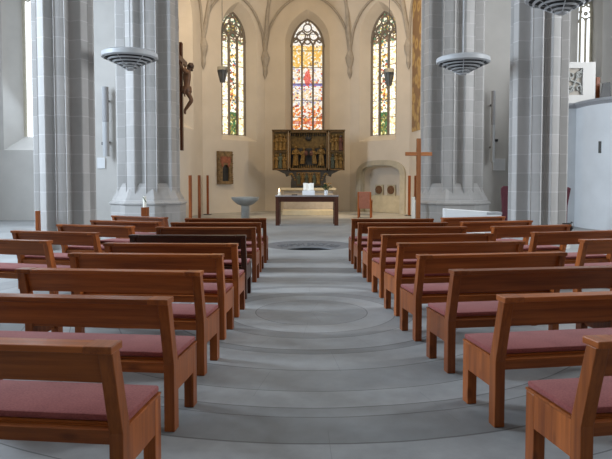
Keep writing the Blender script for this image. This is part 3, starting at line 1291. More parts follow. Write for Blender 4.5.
# ------------------------------------------------------------------ altar and what stands on it
def altar():
    Y = 19.0
    xl, xr = xat(275.5, Y), xat(338.5, Y)
    cx = (xl + xr) / 2
    w = xr - xl
    h = 0.97
    t = thing('altar_table', 'dark wooden altar table with pale top in the middle of the chancel', 'altar', (cx, Y + 0.45, 0))
    for sx in (-1, 1):
        for sy in (-1, 1):
            bm = nb()
            xa = sx * (w / 2 - 0.065)
            bx(bm, xa - 0.065, xa + 0.065, sy * 0.38 - 0.065, sy * 0.38 + 0.065, 0, h - 0.045)
            obj('leg', bm, 'dark_oak_z', t, bevel=0.005)
    bm = nb()
    for sy in (-1, 1):
        bx(bm, -w / 2 + 0.13, w / 2 - 0.13, sy * 0.40 - 0.03, sy * 0.40 + 0.03, h - 0.21, h - 0.046)
    for sx in (-1, 1):
        bx(bm, sx * (w / 2 - 0.06) - 0.03, sx * (w / 2 - 0.06) + 0.03, -0.315, 0.315, h - 0.21, h - 0.046)
    obj('apron', bm, 'dark_oak_x', t)
    bm = nb()
    bx(bm, -w / 2 - 0.01, w / 2 + 0.01, -0.46, 0.46, h - 0.045, h)
    o = obj('table_top', bm, 'altar_top', t, bevel=0.006)
    o['label'] = 'pale top slab'
    # candle
    c = thing('altar_candle', 'short lit candle at the left end of the altar table', 'candle', (xat(279.2, Y + 0.3), Y + 0.3, h))
    bm = nb()
    lathe(bm, [(0, 0), (0.07, 0), (0.07, 0.015), (0.045, 0.02), (0.042, 0.10), (0.0, 0.10)], 16)
    obj('wax_body', bm, 'wax', c, True)
    bm = nb()
    lathe(bm, [(0, 0.105), (0.022, 0.13), (0.026, 0.155), (0.012, 0.20), (0, 0.235)], 10)
    obj('flame', bm, 'flame', c, True)
    # missal stand with open book
    b = thing('book_stand', 'white stand with an open white book on the middle of the altar', 'book', (xat(308.5, Y + 0.3), Y + 0.3, h))
    bm = nb()
    prism(bm, [(-0.12, 0), (0.14, 0), (0.14, 0.15), (-0.12, 0.15)], 'x', -0.20, 0.20)
    obj('stand', bm, 'white', b, bevel=0.01)
    bm = nb()
    mt = Matrix.Translation((0, -0.08, 0.15)) @ Matrix.Rotation(math.radians(62), 4, 'X')
    for s in (-1, 1):
        prism(bm, [(0, 0.0), (s * 0.08, 0.03), (s * 0.17, 0.022), (s * 0.17, 0.0)], 'y', 0.0, 0.26, mt)
    obj('open_book', bm, 'paper', b)
    # dark booklet
    bm = nb()
    bx(bm, -0.09, 0.09, -0.12, 0.12, 0, 0.03, bev=0.004)
    tag(obj('booklet', bm, 'black', loc=(xat(294.5, Y + 0.15), Y + 0.15, h)), 'thin dark booklet lying flat on the altar left of the book stand', 'book')
    # vase
    v = thing('flower_vase', 'small white vase with leafy bouquet on the right of the altar', 'vase', (xat(326, Y + 0.3), Y + 0.3, h))
    bm = nb()
    lathe(bm, [(0, 0), (0.05, 0), (0.058, 0.08), (0.055, 0.17), (0.048, 0.17), (0.045, 0.02), (0, 0.02)], 18)
    obj('vase_body', bm, 'white', v, True)
    bm = nb()
    bf = nb()
    rnd = random.Random(3)
    for i in range(46):
        a = rnd.uniform(0, 2 * PI)
        r = rnd.uniform(0.02, 0.20)
        z = 0.17 + rnd.uniform(0.02, 0.22) * (1 - 0.35 * r / 0.2)
        p = Vector((r * math.cos(a), r * math.sin(a), z))
        tube(bm, [(0, 0, 0.08), p * 0.6 + Vector((0, 0, 0.08)), p], 0.004, 4)
        d = Vector((math.cos(a), math.sin(a), rnd.uniform(-0.2, 0.7))).normalized()
        sd = d.cross(Vector((0, 0, 1))).normalized() * 0.035
        q = [p - d * 0.03, p + sd, p + d * 0.08, p - sd]
        bm.faces.new([bm.verts.new(x) for x in q])
    for i in range(8):
        a = rnd.uniform(0, 2 * PI)
        r = rnd.uniform(0.03, 0.16)
        ball(bf, (r * math.cos(a), r * math.sin(a), 0.24 + rnd.uniform(0, 0.15)), 0.026, (1, 1, 0.8), 1)
    obj('foliage', bm, 'leaf', v)
    obj('blossoms', bf, 'blossom', v, True)


altar()


# ------------------------------------------------------------------ stone mensa, step and winged altarpiece
def retable():
    Y = 25.3
    xl, xr = xat(281, Y), xat(336, Y)
    cx = (xl + xr) / 2
    w = xr - xl
    zt = zat(188, Y)
    t = thing('stone_high_altar', 'pale stone high altar block with slab under the winged altarpiece', 'altar', (cx, Y, 0))
    bm = nb()
    bx(bm, -w / 2 + 0.12, w / 2 - 0.12, 0.08, 1.2, 0, zt - 0.12)
    obj('altar_block', bm, 'rib', t)  # greyer stone puts the shade below the slab into the block's colour
    bm = nb()
    prism(bm, [(0.06, zt - 0.12), (0.0, zt - 0.08), (0.0, zt), (1.3, zt), (1.3, zt - 0.12)], 'x', -w / 2, w / 2)
    obj('altar_slab', bm, 'pale_stone', t)
    bm = nb()
    bx(bm, xat(282.5, 24.6), xat(333.5, 24.6), 24.6, 25.30, 0, 0.21, bev=0.01)
    tag(obj('altar_step', bm, 'pale_stone'), 'low pale stone step before the high altar', 'step')
    # altarpiece
    Yf = 25.75
    zb, ztop = zat(170.2, Yf), zat(130.5, Yf)
    rx0, rx1 = xat(272.3, Yf, 150), xat(344.7, Yf, 150)
    rc = (rx0 + rx1) / 2
    W2 = (rx1 - rx0) / 2
    a = thing('winged_altarpiece', 'dark carved altarpiece with gilded figures and two open wings', 'altarpiece', (rc, Yf, zt))
    zb -= zt
    ztop -= zt
    H = ztop - zb
    cw = W2 * 0.55          # half-width of the centre shrine

    def framed(name, x0, x1, z0, z1, y0, dep, fr):
        bm = nb()
        bx(bm, x0, x1, y0 + dep * 0.7, y0 + dep, z0, z1)
        bx(bm, x0, x0 + fr, y0, y0 + dep, z0, z1)
        bx(bm, x1 - fr, x1, y0, y0 + dep, z0, z1)
        bx(bm, x0, x1, y0, y0 + dep, z0, z0 + fr)
        bx(bm, x0, x1, y0, y0 + dep, z1 - fr, z1)
        return obj(name, bm, 'retable_wood', a, bevel=0.006)

    def fig(par, x, z, h, mat, y, lean=0.0, name='carved_figure'):
        bm = nb()
        prof = [(0.0, 0), (0.16, 0.0), (0.15, 0.12), (0.12, 0.42), (0.115, 0.58), (0.15, 0.70), (0.13, 0.78), (0.05, 0.82), (0.045, 0.84)]
        lathe(bm, [(r * h, zz * h) for r, zz in prof], 10)
        # folded arms and robe fold
        for s in (-1, 1):
            tube(bm, [(s * 0.13 * h, 0, 0.74 * h), (s * 0.17 * h, -0.05 * h, 0.58 * h), (s * 0.03 * h, -0.13 * h, 0.60 * h)], 0.045 * h, 6)
        for k in range(3):
            tube(bm, [((-0.08 + 0.08 * k) * h, -0.11 * h, 0.5 * h), ((-0.10 + 0.1 * k) * h, -0.15 * h, 0.02 * h)], 0.022 * h, 5)
        ball(bm, (0, -0.01 * h, 0.90 * h), 0.085 * h, (0.85, 0.95, 1.15), 2)
        for v in bm.verts:
            v.co.x += lean * v.co.z
            v.co.y *= 0.7
            v.co += Vector((x, y, z))
        o = obj(name, bm, mat, par, True)
        bm = nb()
        ball(bm, (x + lean * 0.9 * h, y + 0.01, z + 0.93 * h), 0.10 * h, (1, 0.8, 1), 2)
        obj('hair', bm, 'retable_dark' if mat != 'gold' else 'gold_dull', o, True)
        return o
    ce = framed('centre_shrine', -cw, cw, zb, ztop, 0.0, 0.30, 0.09)
    # gilded backcloth, dark plates behind the figures, carved base band
    bm = nb()
    bx(bm, -cw + 0.10, cw - 0.10, 0.185, 0.205, zb + H * 0.50, ztop - 0.22)
    obj('gilded_backcloth', bm, 'gold_dull', ce)
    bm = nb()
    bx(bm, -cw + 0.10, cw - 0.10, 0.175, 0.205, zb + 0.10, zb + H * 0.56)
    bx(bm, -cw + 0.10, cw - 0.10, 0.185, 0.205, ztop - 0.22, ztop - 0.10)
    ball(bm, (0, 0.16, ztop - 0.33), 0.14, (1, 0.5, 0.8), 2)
    obj('dark_backing', bm, 'retable_dark', ce)
    bm = nb()
    for k in range(15):
        xx = -cw + 0.18 + k * (2 * cw - 0.36) / 14
        tube(bm, [(xx, 0.10, ztop - 0.10), (xx, 0.08, ztop - 0.22 - 0.06 * (k % 2))], [0.035, 0.008], 6)
        tube(bm, [(xx, 0.10, zb + 0.10), (xx, 0.09, zb + 0.24)], [0.04, 0.02], 6)
    obj('carved_canopy', bm, 'gold_dull', ce, True)
    fh = H * 0.48
    fig(ce, -cw + 0.30, zb + 0.20, fh * 1.05, 'gold', 0.06, 0.02)
    fig(ce, -0.27, zb + 0.28, fh * 0.86, 'gold', 0.05, 0.12)
    fig(ce, 0.27, zb + 0.28, fh * 0.86, 'gold', 0.05, -0.10)
    fig(ce, cw - 0.30, zb + 0.20, fh * 1.10, 'gold', 0.06, -0.02)
    # robes with a little colour
    bm = nb()
    for x in (-0.12, 0.14):
        ball(bm, (x, 0.02, zb + 0.28 + fh * 0.55), 0.10, (1, 0.5, 1.2), 2)
    obj('painted_sleeves', bm, 'robe_red', ce, True)
    for s in (-1, 1):
        x0, x1 = (-W2, -cw - 0.02) if s < 0 else (cw + 0.02, W2)
        wg = framed('wing_panel', x0, x1, zb, ztop, 0.02, 0.14, 0.07)
        zm = zb + H * 0.47
        for (z0, z1) in ((zb + 0.07, zm - 0.02), (zm + 0.03, ztop - 0.10)):
            bm = nb()
            bx(bm, x0 + 0.07, x1 - 0.07, 0.10, 0.118, z0 + (z1 - z0) * 0.62, z1)
            obj('gilded_ground', bm, 'gold_dull', wg)
            bm = nb()
            bx(bm, x0 + 0.07, x1 - 0.07, 0.104, 0.118, z0, z0 + (z1 - z0) * 0.62)
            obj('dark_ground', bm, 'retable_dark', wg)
            for k in range(3):
                xx = x0 + 0.17 + k * (x1 - x0 - 0.34) / 2
                fig(wg, xx, z0 + 0.02, (z1 - z0) * (0.84 if k != 1 else 0.9), ('gold', 'robe_red', 'gold', 'robe_green', 'gold', 'gold')[(k + (1 if s > 0 else 0) + int(z0 * 3)) % 6], 0.055)
        bm = nb()
        bx(bm, x0 + 0.05, x1 - 0.05, 0.03, 0.10, zm - 0.025, zm + 0.03)
        obj('divider', bm, 'retable_wood', wg)
    # predella with flaring scrolled sides
    bm = nb()
    pw0 = W2 * 0.50
    side = [(pw0 * 0.98, 0.0), (pw0 * 0.98, zb * 0.28), (pw0 * 0.94, zb * 0.55), (pw0 * 1.0, zb * 0.74), (pw0 * 1.24, zb * 0.62), (pw0 * 1.30, zb * 0.78), (pw0 * 1.66, zb * 0.96), (pw0 * 1.78, zb)]
    out = side + [(-x, z) for x, z in side[::-1]]
    prism(bm, out, 'y', 0.05, 0.32)
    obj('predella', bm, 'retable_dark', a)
    bm = nb()
    bx(bm, -pw0 * 0.66, pw0 * 0.66, 0.035, 0.06, 0.10, zb * 0.9)
    pr = obj('predella_panel', bm, 'retable_wood', a)
    for k in range(6):
        fig(pr, -pw0 * 0.54 + k * pw0 * 0.216, 0.16, zb * 0.62, 'gold' if k % 2 else 'robe_green', 0.02)
    bm = nb()
    for s in (-1, 1):
        for k in range(7):
            tt = k / 6
            ball(bm, (s * (pw0 * (0.75 + 0.3 * tt)), 0.05, zb * (0.45 + 0.4 * math.sin(tt * 2.2) * 0.9)), 0.05, (1, 0.4, 0.8), 1)
    obj('scroll_carving', bm, 'gold_dull', a, True)
    bm = nb()
    bx(bm, -W2 - 0.02, W2 + 0.02, -0.01, 0.32, ztop, ztop + 0.04)
    obj('cornice', bm, 'retable_wood', a)


retable()


# ------------------------------------------------------------------ font, chair, cross, poles, candles
def font():
    Y = 21.0
    z1 = zat(197, Y)
    t = thing('baptismal_font', 'round grey stone baptismal font on a stem in the chancel', 'font', (xat(245.3, Y), Y, 0))
    bm = nb()
    lathe(bm, [(0, 0), (0.32, 0), (0.32, 0.06), (0.15, 0.08), (0.145, z1 - 0.30)], 32)
    obj('stem', bm, 'grey_stone', t, True)
    bm = nb()
    lathe(bm, [(0.10, z1 - 0.30), (0.17, z1 - 0.30), (0.30, z1 - 0.24), (0.43, z1 - 0.13), (0.485, z1 - 0.06), (0.487, z1), (0.45, z1), (0.40, z1 - 0.08), (0, z1 - 0.16)], 40)
    obj('bowl', bm, 'grey_stone', t, True)


font()


def pole(px, Y, top_px, label, w=0.085, grp='brown wooden poles in the chancel'):
    z1 = zat(top_px, Y)
    t = thing('wooden_pole', label, 'pole', (xat(px, Y), Y, 0), 0, grp)
    bm = nb()
    bx(bm, -w / 2, w / 2, -w / 2, w / 2, 0.025, z1, bev=0.004)
    obj('shaft', bm, 'red_oak_z', t)
    bm = nb()
    bx(bm, -0.16, 0.16, -0.14, 0.14, 0, 0.025)
    obj('foot_plate', bm, 'iron', t, bevel=0.004)


pole(190.4, 18.9, 175.3, 'brown square wooden pole, leftmost of three beside the left pier', 0.095)
pole(199.4, 20.4, 175.3, 'brown square wooden pole, middle of three beside the left pier', 0.09)
pole(207.8, 25.1, 175.3, 'brown square wooden pole, right of three, below the wall tabernacle', 0.09)
pole(409.2, 24.2, 175.6, 'brown square wooden pole left of the processional cross', 0.10)
pole(415.6, 21.5, 175.6, 'brown square wooden pole standing behind the tall white candle', 0.10)


def cross():
    Y = 17.6
    t = thing('processional_cross', 'tall plain wooden cross on a pole before the right pier', 'cross', (xat(418.2, Y), Y, 0), 0.10)
    z1 = zat(138.5, Y)
    zc = zat(154, Y)
    bm = nb()
    bx(bm, -0.062, 0.062, -0.04, 0.04, 0.03, z1)
    obj('upright', bm, 'light_oak_z', t, bevel=0.004)
    bm = nb()
    wl_ = 13.5 / 595 * Y
    bx(bm, -wl_, -0.0625, -0.04, 0.04, zc - 0.055, zc + 0.055)
    bx(bm, 0.0625, wl_, -0.04, 0.04, zc - 0.055, zc + 0.055)
    obj('crossbar', bm, 'light_oak_x', t, bevel=0.004)
    bm = nb()
    bx(bm, -0.25, 0.25, -0.25, 0.25, 0, 0.03)
    obj('foot_plate', bm, 'iron', t, bevel=0.004)


cross()


def candles():
    Y = 19.2
    t = thing('tall_candle', 'tall thick white candle standing left of the processional cross', 'candle', (xat(413.2, Y), Y, 0))
    z1 = zat(197, Y)
    bm = nb()
    lathe(bm, [(0, 0), (0.11, 0), (0.11, 0.05), (0.06, 0.06), (0, 0.06)], 20)
    obj('holder', bm, 'iron', t, True)
    bm = nb()
    lathe(bm, [(0, 0.06), (0.055, 0.06), (0.055, z1), (0.04, z1 + 0.005), (0, z1 - 0.01)], 20)
    obj('wax_body', bm, 'wax', t, True)
    bm = nb()
    tube(bm, [(0, 0, z1 - 0.01), (0.003, 0, z1 + 0.03)], 0.004, 6)
    obj('wick', bm, 'black', t)
    Y = 15.6
    t = thing('candle_pedestal', 'square reddish wooden pedestal before the left pier', 'pedestal', (xat(145, Y), Y, 0))
    zc = zat(207.3, Y)
    bm = nb()
    bx(bm, -0.085, 0.085, -0.085, 0.085, 0.03, zc, bev=0.005)
    obj('post', bm, 'red_oak_z', t)
    bm = nb()
    bx(bm, -0.2, 0.2, -0.2, 0.2, 0, 0.03, bev=0.005)
    obj('foot_plate', bm, 'oak_x', t)
    c = thing('easter_candle', 'white candle with green ornament on the wooden pedestal', 'candle', (xat(144.6, Y), Y, zc))
    z1 = zat(196.5, Y) - zc
    bm = nb()
    lathe(bm, [(0, 0), (0.045, 0), (0.045, z1), (0.03, z1 + 0.006), (0, z1 - 0.008)], 20)
    obj('wax_body', bm, 'wax', c, True)
    bm = nb()
    tube(bm, [(0, 0, z1 - 0.01), (0.002, 0, z1 + 0.03)], 0.003, 6)
    obj('wick', bm, 'black', c)
    bm = nb()
    for k in range(9):
        a = -2.2 + k * 0.22
        zz = z1 * (0.93 - 0.055 * k)
        ball(bm, (0.046 * math.cos(a), 0.046 * math.sin(a), zz), 0.014, (1, 1, 1), 1)
    obj('ornament', bm, 'leaf', c, True)


candles()


def chair():
    Y = 22.8
    xl, xr = xat(357.6, Y), xat(371.2, Y)
    w = xr - xl
    t = thing('chancel_chair', 'reddish wooden chair with padded back beside the arched niche', 'chair', ((xl + xr) / 2, Y, 0), math.radians(-12))
    h = zat(192, Y)
    for sx in (-1, 1):
        bm = nb()
        x = sx * (w / 2 - 0.025)
        bx(bm, x - 0.025, x + 0.025, -0.03, 0.03, 0, h)
        obj('leg', bm, 'oak_z', t, bevel=0.004)
        bm = nb()
        bx(bm, x - 0.025, x + 0.025, 0.42, 0.47, 0, 0.66)
        obj('leg', bm, 'oak_z', t, bevel=0.004)
        bm = nb()
        bx(bm, x - 0.03, x + 0.03, 0.03, 0.48, 0.66, 0.70)
        obj('armrest', bm, 'oak_y', t, bevel=0.004)
    bm = nb()
    bx(bm, -w / 2 + 0.05, w / 2 - 0.05, -0.025, 0.03, 0.36, h + 0.01, bev=0.01)
    obj('backrest', bm, 'chair_cloth', t)
    bm = nb()
    bx(bm, -w / 2 + 0.05, w / 2 - 0.05, 0.03, 0.46, 0.38, 0.46, bev=0.012)
    obj('seat', bm, 'chair_cloth', t)


chair()


# ------------------------------------------------------------------ wall tabernacle on the left flank
def tabernacle():
    u0, z1 = wl.hit(216.5, 151)
    u1, z0 = wl.hit(231, 184)
    t = thing('wall_tabernacle', 'painted stone tabernacle with a dark pointed door on the left apse wall', 'tabernacle',
              wl.pt((u0 + u1) / 2, z0, 0.0), math.atan2(wl.u.y, wl.u.x))
    w, h = (u1 - u0), z1 - z0
    rnd = random.Random(5)
    o = pointed(0.02, w * 0.24, h * 0.09, h * 0.42, h * 0.60, 6)
    bm = nb()
    hw = w / 2
    y0 = -0.13
    def q(p):
        bm.faces.new([bm.verts.new((a, y0, b)) for a, b in p])
    q([(-hw, 0), (o[0][0], 0), (o[0][0], h), (-hw, h)])
    q([(o[-1][0], 0), (hw, 0), (hw, h), (o[-1][0], h)])
    q([(o[0][0], 0), (o[-1][0], 0), o[-1], o[0]])
    for a, b in zip(o[1:-2], o[2:-1]):
        if b[0] - a[0] > 1e-6:
            q([a, b, (b[0], h), (a[0], h)])
    for i in range(len(o)):
        a, b = o[i], o[(i + 1) % len(o)]
        bm.faces.new([bm.verts.new(v) for v in ((a[0], y0, a[1]), (b[0], y0, b[1]), (b[0], -0.02, b[1]), (a[0], -0.02, a[1]))])
    for pts in (((-hw, 0), (-hw, h)), ((hw, 0), (hw, h)), ((-hw, 0), (hw, 0)), ((-hw, h), (hw, h))):
        (a, b) = pts
        bm.faces.new([bm.verts.new(v) for v in ((a[0], y0, a[1]), (b[0], y0, b[1]), (b[0], -0.005, b[1]), (a[0], -0.005, a[1]))])
    # crumbly ornament along the edges
    for k in range(15):
        zz = h * (k + 0.5) / 15
        for s in (-1, 1):
            ball(bm, (s * (hw - 0.03 + rnd.uniform(-0.015, 0.02)), y0, zz), 0.055, (1, 0.7, 0.8), 1)
    bmesh.ops.remove_doubles(bm, verts=bm.verts, dist=1e-4)
    obj('stone_frame', bm, 'brick_relief', t)
    bm = nb()
    bx(bm, -hw * 0.72, hw * 0.72, y0 - 0.015, y0, h * 0.64, h * 0.84)
    ball(bm, (-hw * 0.45, y0 - 0.01, h * 0.58), 0.08, (0.8, 0.3, 1.3), 2)
    ball(bm, (hw * 0.45, y0 - 0.01, h * 0.58), 0.08, (0.8, 0.3, 1.3), 2)
    p = obj('painted_relief', bm, 'relief_red', t)
    p['label'] = 'reddish painted carving above the door'
    bm = nb()
    bx(bm, -w * 0.28, w * 0.30, -0.03, -0.012, h * 0.07, h * 0.62)
    for k in range(4):
        bx(bm, -w * 0.15 + k * w * 0.11 - 0.008, -w * 0.15 + k * w * 0.11 + 0.008, -0.045, -0.03, h * 0.1, h * 0.5)
    obj('niche_door', bm, 'iron', t)


tabernacle()


# ------------------------------------------------------------------ crucifix on the left
def crucifix():
    Y = 22.0
    x = xat(181.4, Y, 90)
    z0, z1 = zat(150.5, Y), zat(42.5, Y)
    t = thing('crucifix', 'large dark wooden crucifix with a carved body beside the left pier', 'crucifix', (x, Y, z0))
    H = z1 - z0
    bm = nb()
    bx(bm, -0.05, 0.05, -0.10, 0.10, 0, H, bev=0.006)
    obj('upright_beam', bm, 'dark_oak_z', t)
    za = zat(60, Y) - z0
    bm = nb()
    bx(bm, -0.045, 0.05, -0.85, -0.101, za - 0.09, za + 0.09)
    bx(bm, -0.045, 0.05, 0.101, 0.85, za - 0.09, za + 0.09)
    obj('cross_beam', bm, 'dark_oak_y', t)
    bm = nb()
    for zz in (H * 0.2, H * 0.8):
        tube(bm, [(-0.05, 0, zz), (-0.50, 0.0, zz)], 0.02, 6)
    obj('wall_bracket', bm, 'iron', t)

    def P(px, py, dy=0.0):
        q = atY(px - 1.8, py, Y)
        return Vector((q.x - x, dy, q.z - z0))
    # skeleton (x is the direction the body faces, y spreads the arms)
    verts, edges, rad = [], [], []

    def add(p, r, par=None):
        verts.append(p)
        rad.append(r)
        if par is not None:
            edges.append((par, len(verts) - 1))
        return len(verts) - 1
    pel = add(P(188.2, 88.5), (0.125, 0.15))
    wai = add(P(188.8, 83), (0.10, 0.125), pel)
    che = add(P(188.6, 77), (0.13, 0.17), wai)
    nek = add(P(189.0, 71.5), (0.075, 0.09), che)
    n2 = add(P(191.0, 69.3), (0.058, 0.058), nek)
    h1 = add(P(192.8, 67.6), (0.10, 0.09), n2)
    h2 = add(P(193.6, 65.6), (0.075, 0.075), h1)
    for s in (-1, 1):
        sh = add(P(187.6, 73.0, s * 0.19), (0.065, 0.065), nek)
        el = add(P(184.6, 67.0, s * 0.46), (0.046, 0.046), sh)
        wr_ = add(P(182.9, 62.5, s * 0.70), (0.034, 0.034), el)
        ha = add(P(182.9, 61.0, s * 0.77), (0.042, 0.03), wr_)
        for k in range(4):
            add(P(183.1 + 0.2 * k, 60.3 - 0.25 * k, s * (0.86 - 0.02 * abs(k - 1.5))), (0.011, 0.011), ha)
        add(P(183.8, 61.8, s * 0.80), (0.012, 0.012), ha)
        hp = add(P(188.0, 90.0, s * 0.09), (0.10, 0.105), pel)
        kn = add(P(193.6, 100.3, s * 0.10), (0.065, 0.062), hp)
        an = add(P(186.6, 110.5, s * 0.055), (0.042, 0.042), kn)
        add(P(186.9, 114.3, s * 0.05), (0.03, 0.045), an)
    me = bpy.data.meshes.new('carved_body')
    me.from_pydata([tuple(v) for v in verts], edges, [])
    o = bpy.data.objects.new('carved_body', me)
    COL.objects.link(o)
    o.parent = t
    sk = o.modifiers.new('skin', 'SKIN')
    for i, d in enumerate(me.skin_vertices[0].data):
        d.radius = rad[i]
        d.use_root = (i == 0)
    sk.use_smooth_shade = True
    su = o.modifiers.new('sub', 'SUBSURF')
    su.levels = su.render_levels = 2
    me.materials.append(M['skin_wood'])
    bm = nb()
    c = P(192.6, 65.9)
    ball(bm, c, 0.125, (0.95, 0.95, 1.0), 2)
    ball(bm, P(190.5, 68.6), 0.085, (0.9, 1.2, 1.3), 2)
    for v in bm.verts:
        v.co += v.co.normalized() * 0.0 + Vector((noise.noise(v.co * 14), noise.noise(v.co * 15 + Vector((3, 1, 2))), 0)) * 0.02
    obj('hair', bm, 'hair_wood', o, True)
    bm = nb()
    f = P(194.9, 68.3)
    ball(bm, f, 0.022, (1.1, 0.7, 1.2), 1)                    # nose
    ball(bm, P(193.8, 70.2), 0.05, (0.8, 0.9, 1.0), 2)        # beard
    obj('beard', bm, 'hair_wood', o, True)
    bm = nb()
    c = P(188.3, 89.3)
    lathe(bm, [(0.17, 0.10), (0.19, 0.03), (0.20, -0.10), (0.16, -0.16), (0.10, -0.12)], 14, c)
    tube(bm, [c + Vector((0.02, -0.18, 0.04)), c + Vector((-0.03, -0.24, -0.08)), c + Vector((-0.02, -0.22, -0.30))], [0.05, 0.045, 0.02], 6)
    obj('loincloth', bm, 'skin_wood', o, True)


crucifix()


# ------------------------------------------------------------------ hanging lamps
def disc_lamp(px, Y, wpx, tip_px, label):
    R = wpx / 2 / 595 * Y
    x = xat(px, Y, 60)
    ztip = zat(tip_px, Y)
    hgt = R * 0.74
    t = thing('pendant_lamp', label, 'lamp', (x, Y, ztip), 0, 'round louvred pendant lamps')
    bm = nb()
    zr = hgt * 0.62
    lathe(bm, [(R * 0.96, zr - 0.015), (R, zr), (R * 0.985, zr + hgt * 0.20), (R * 0.90, zr + hgt * 0.27), (0.0, hgt * 0.96), (0.0, hgt * 0.89), (R * 0.9, zr + hgt * 0.18), (R * 0.95, zr + 0.02)], 48, closed=False)
    obj('drum', bm, 'lamp_white', t, True)
    n = 5
    for k in range(n):
        f0 = 1 - (k + 0.10) / (n + 0.9)
        r0 = R * f0 * 0.97
        z0 = zr * (f0 - 0.02)
        bm = nb()
        wd, th = R * 0.062, 0.004
        lathe(bm, [(r0, z0), (r0 - wd, z0 - zr * 0.068), (r0 - wd, z0 - zr * 0.068 + th), (r0 - 0.004, z0 + th * 2.2)], 48, closed=True)
        obj('louvre_ring', bm, 'lamp_grey', t, True)
    bm = nb()
    lathe(bm, [(0, 0), (R * 0.10, 0.0), (R * 0.17, zr * 0.09), (R * 0.18, zr * 0.13), (0, zr * 0.15)], 32)
    obj('bottom_cap', bm, 'lamp_grey', t, True)
    bm = nb()
    lathe(bm, [(0.0, zr * 0.50), (R * 0.10, zr * 0.55), (R * 0.50, zr * 1.0), (R * 0.93, zr + 0.03), (0, zr + 0.04)], 32)
    obj('gap_shade_core', bm, 'lamp_gap_shade', t, True)  # black core paints the shade seen between the louvre rings
    bm = nb()
    for k in range(6):
        a = 2 * PI * k / 6 + 0.3
        tube(bm, [(R * 0.16 * math.cos(a), R * 0.16 * math.sin(a), zr * 0.12), (R * 0.93 * math.cos(a), R * 0.93 * math.sin(a), zr * 0.98)], 0.009, 5)
    obj('rib_frame', bm, 'lamp_grey', t, True)
    bm = nb()
    tube(bm, [(0, 0, hgt * 0.90), (0, 0, TOP - ztip)], 0.016, 8)
    obj('hanging_rod', bm, 'lamp_grey', t, True)


disc_lamp(130, 13.0, 54.5, 70.5, 'grey louvred disc lamp hanging before the left rear pier')
disc_lamp(463, 13.0, 52.5, 75.0, 'grey louvred disc lamp hanging before the right rear pier')
disc_lamp(560.5, 10.3, 69.0, 14.8, 'grey louvred disc lamp cut off by the top edge at right')


def bucket(px, top, bot, Y, label):
    x = xat(px, Y, 75)
    z0, z1 = zat(bot, Y), zat(top, Y)
    h = z1 - z0
    t = thing('chancel_lantern', label, 'lamp', (x, Y, z0), 0, 'small grey lanterns in the chancel')
    r = 5.2 / 595 * Y
    bm = nb()
    lathe(bm, [(0, 0), (r * 0.40, 0.0), (r * 0.55, h * 0.22), (r * 0.62, h * 0.26), (r * 0.72, h * 0.5), (r * 0.78, h * 0.54), (r * 0.88, h * 0.74), (r, h * 0.78), (r, h), (r * 0.9, h), (0, h * 0.9)], 20)
    obj('lantern_body', bm, 'lantern_grey', t, True)
    bm = nb()
    for k in range(8):
        a = 2 * PI * k / 8
        tube(bm, [(r * 0.42 * math.cos(a), r * 0.42 * math.sin(a), 0), (r * 0.95 * math.cos(a), r * 0.95 * math.sin(a), h * 0.76)], 0.012, 5)
    obj('slats', bm, 'iron', t, True)
    bm = nb()
    tube(bm, [(0, 0, h * 0.9), (0, 0, 11.2 - z0)], 0.012, 6)
    obj('cord', bm, 'iron', t)


bucket(222.5, 67.0, 82.5, 22.6, 'small grey lantern hanging before the left stained-glass window')
bucket(389.0, 69.0, 86.0, 22.6, 'small grey lantern hanging before the right stained-glass window')


# ------------------------------------------------------------------ column loudspeakers and wall boxes
def column_speaker(px0, px1, top, midp, bot, Y, label, dx):
    x = xat((px0 + px1) / 2, Y, 120)
    w = (px1 - px0) / 595 * Y
    z0, zm, z1 = zat(bot, Y), zat(midp, Y), zat(top, Y)
    t = thing('column_loudspeaker', label, 'loudspeaker', (x, Y, z0))
    bm = nb()
    pts = [(w / 2 * math.cos(a), -w * 0.62 * math.sin(a)) for a in [PI * i / 10 for i in range(11)]]
    prism(bm, pts, 'z', zm - z0 + 0.004, z1 - z0)
    obj('upper_grille', bm, 'speaker_grille', t, True)
    bm = nb()
    prism(bm, pts, 'z', 0, zm - z0 - 0.004)
    obj('lower_grille', bm, 'lamp_white', t, True)
    bm = nb()
    bx(bm, -w * 0.2, w * 0.2, 0.0, YE - Y, (z1 - z0) * 0.2, (z1 - z0) * 0.2 + 0.06)
    bx(bm, -w * 0.2, w * 0.2, 0.0, YE - Y, (z1 - z0) * 0.8, (z1 - z0) * 0.8 + 0.06)
    obj('bracket', bm, 'iron', t)
    return t


column_speaker(102.5, 109, 87, 122, 156.5, YE - 0.30, 'slim two-tone column loudspeaker between the two left pillars', 1)
column_speaker(491, 495, 91, 125, 162, YE - 0.30, 'slim grey column loudspeaker between the two right pillars', 1)


def wall_box(px0, px1, y0, y1, label, name='wall_box', mat='white', d=0.05):
    Y = YE - d
    x0, x1 = xat(px0, Y, y0), xat(px1, Y, y0)
    z0, z1 = zat(y1, Y), zat(y0, Y)
    bm = nb()
    bx(bm, x0, x1, Y, YE, z0, z1, bev=0.006)
    return tag(obj(name, bm, mat), label, 'box')


wall_box(97, 105, 157.5, 168.5, 'flat white box on the wall below the left column loudspeaker')
wall_box(493, 505.5, 158.5, 170.5, 'flat pale grey box on the wall below the right column loudspeaker')
wall_box(101.5, 103.4, 142, 145, 'tiny black fitting on the wall left of the left loudspeaker', 'wall_fitting', 'black', 0.10)
wall_box(495.6, 498.2, 139, 141.5, 'tiny black fitting on the wall right of the right loudspeaker', 'wall_fitting', 'black', 0.10)


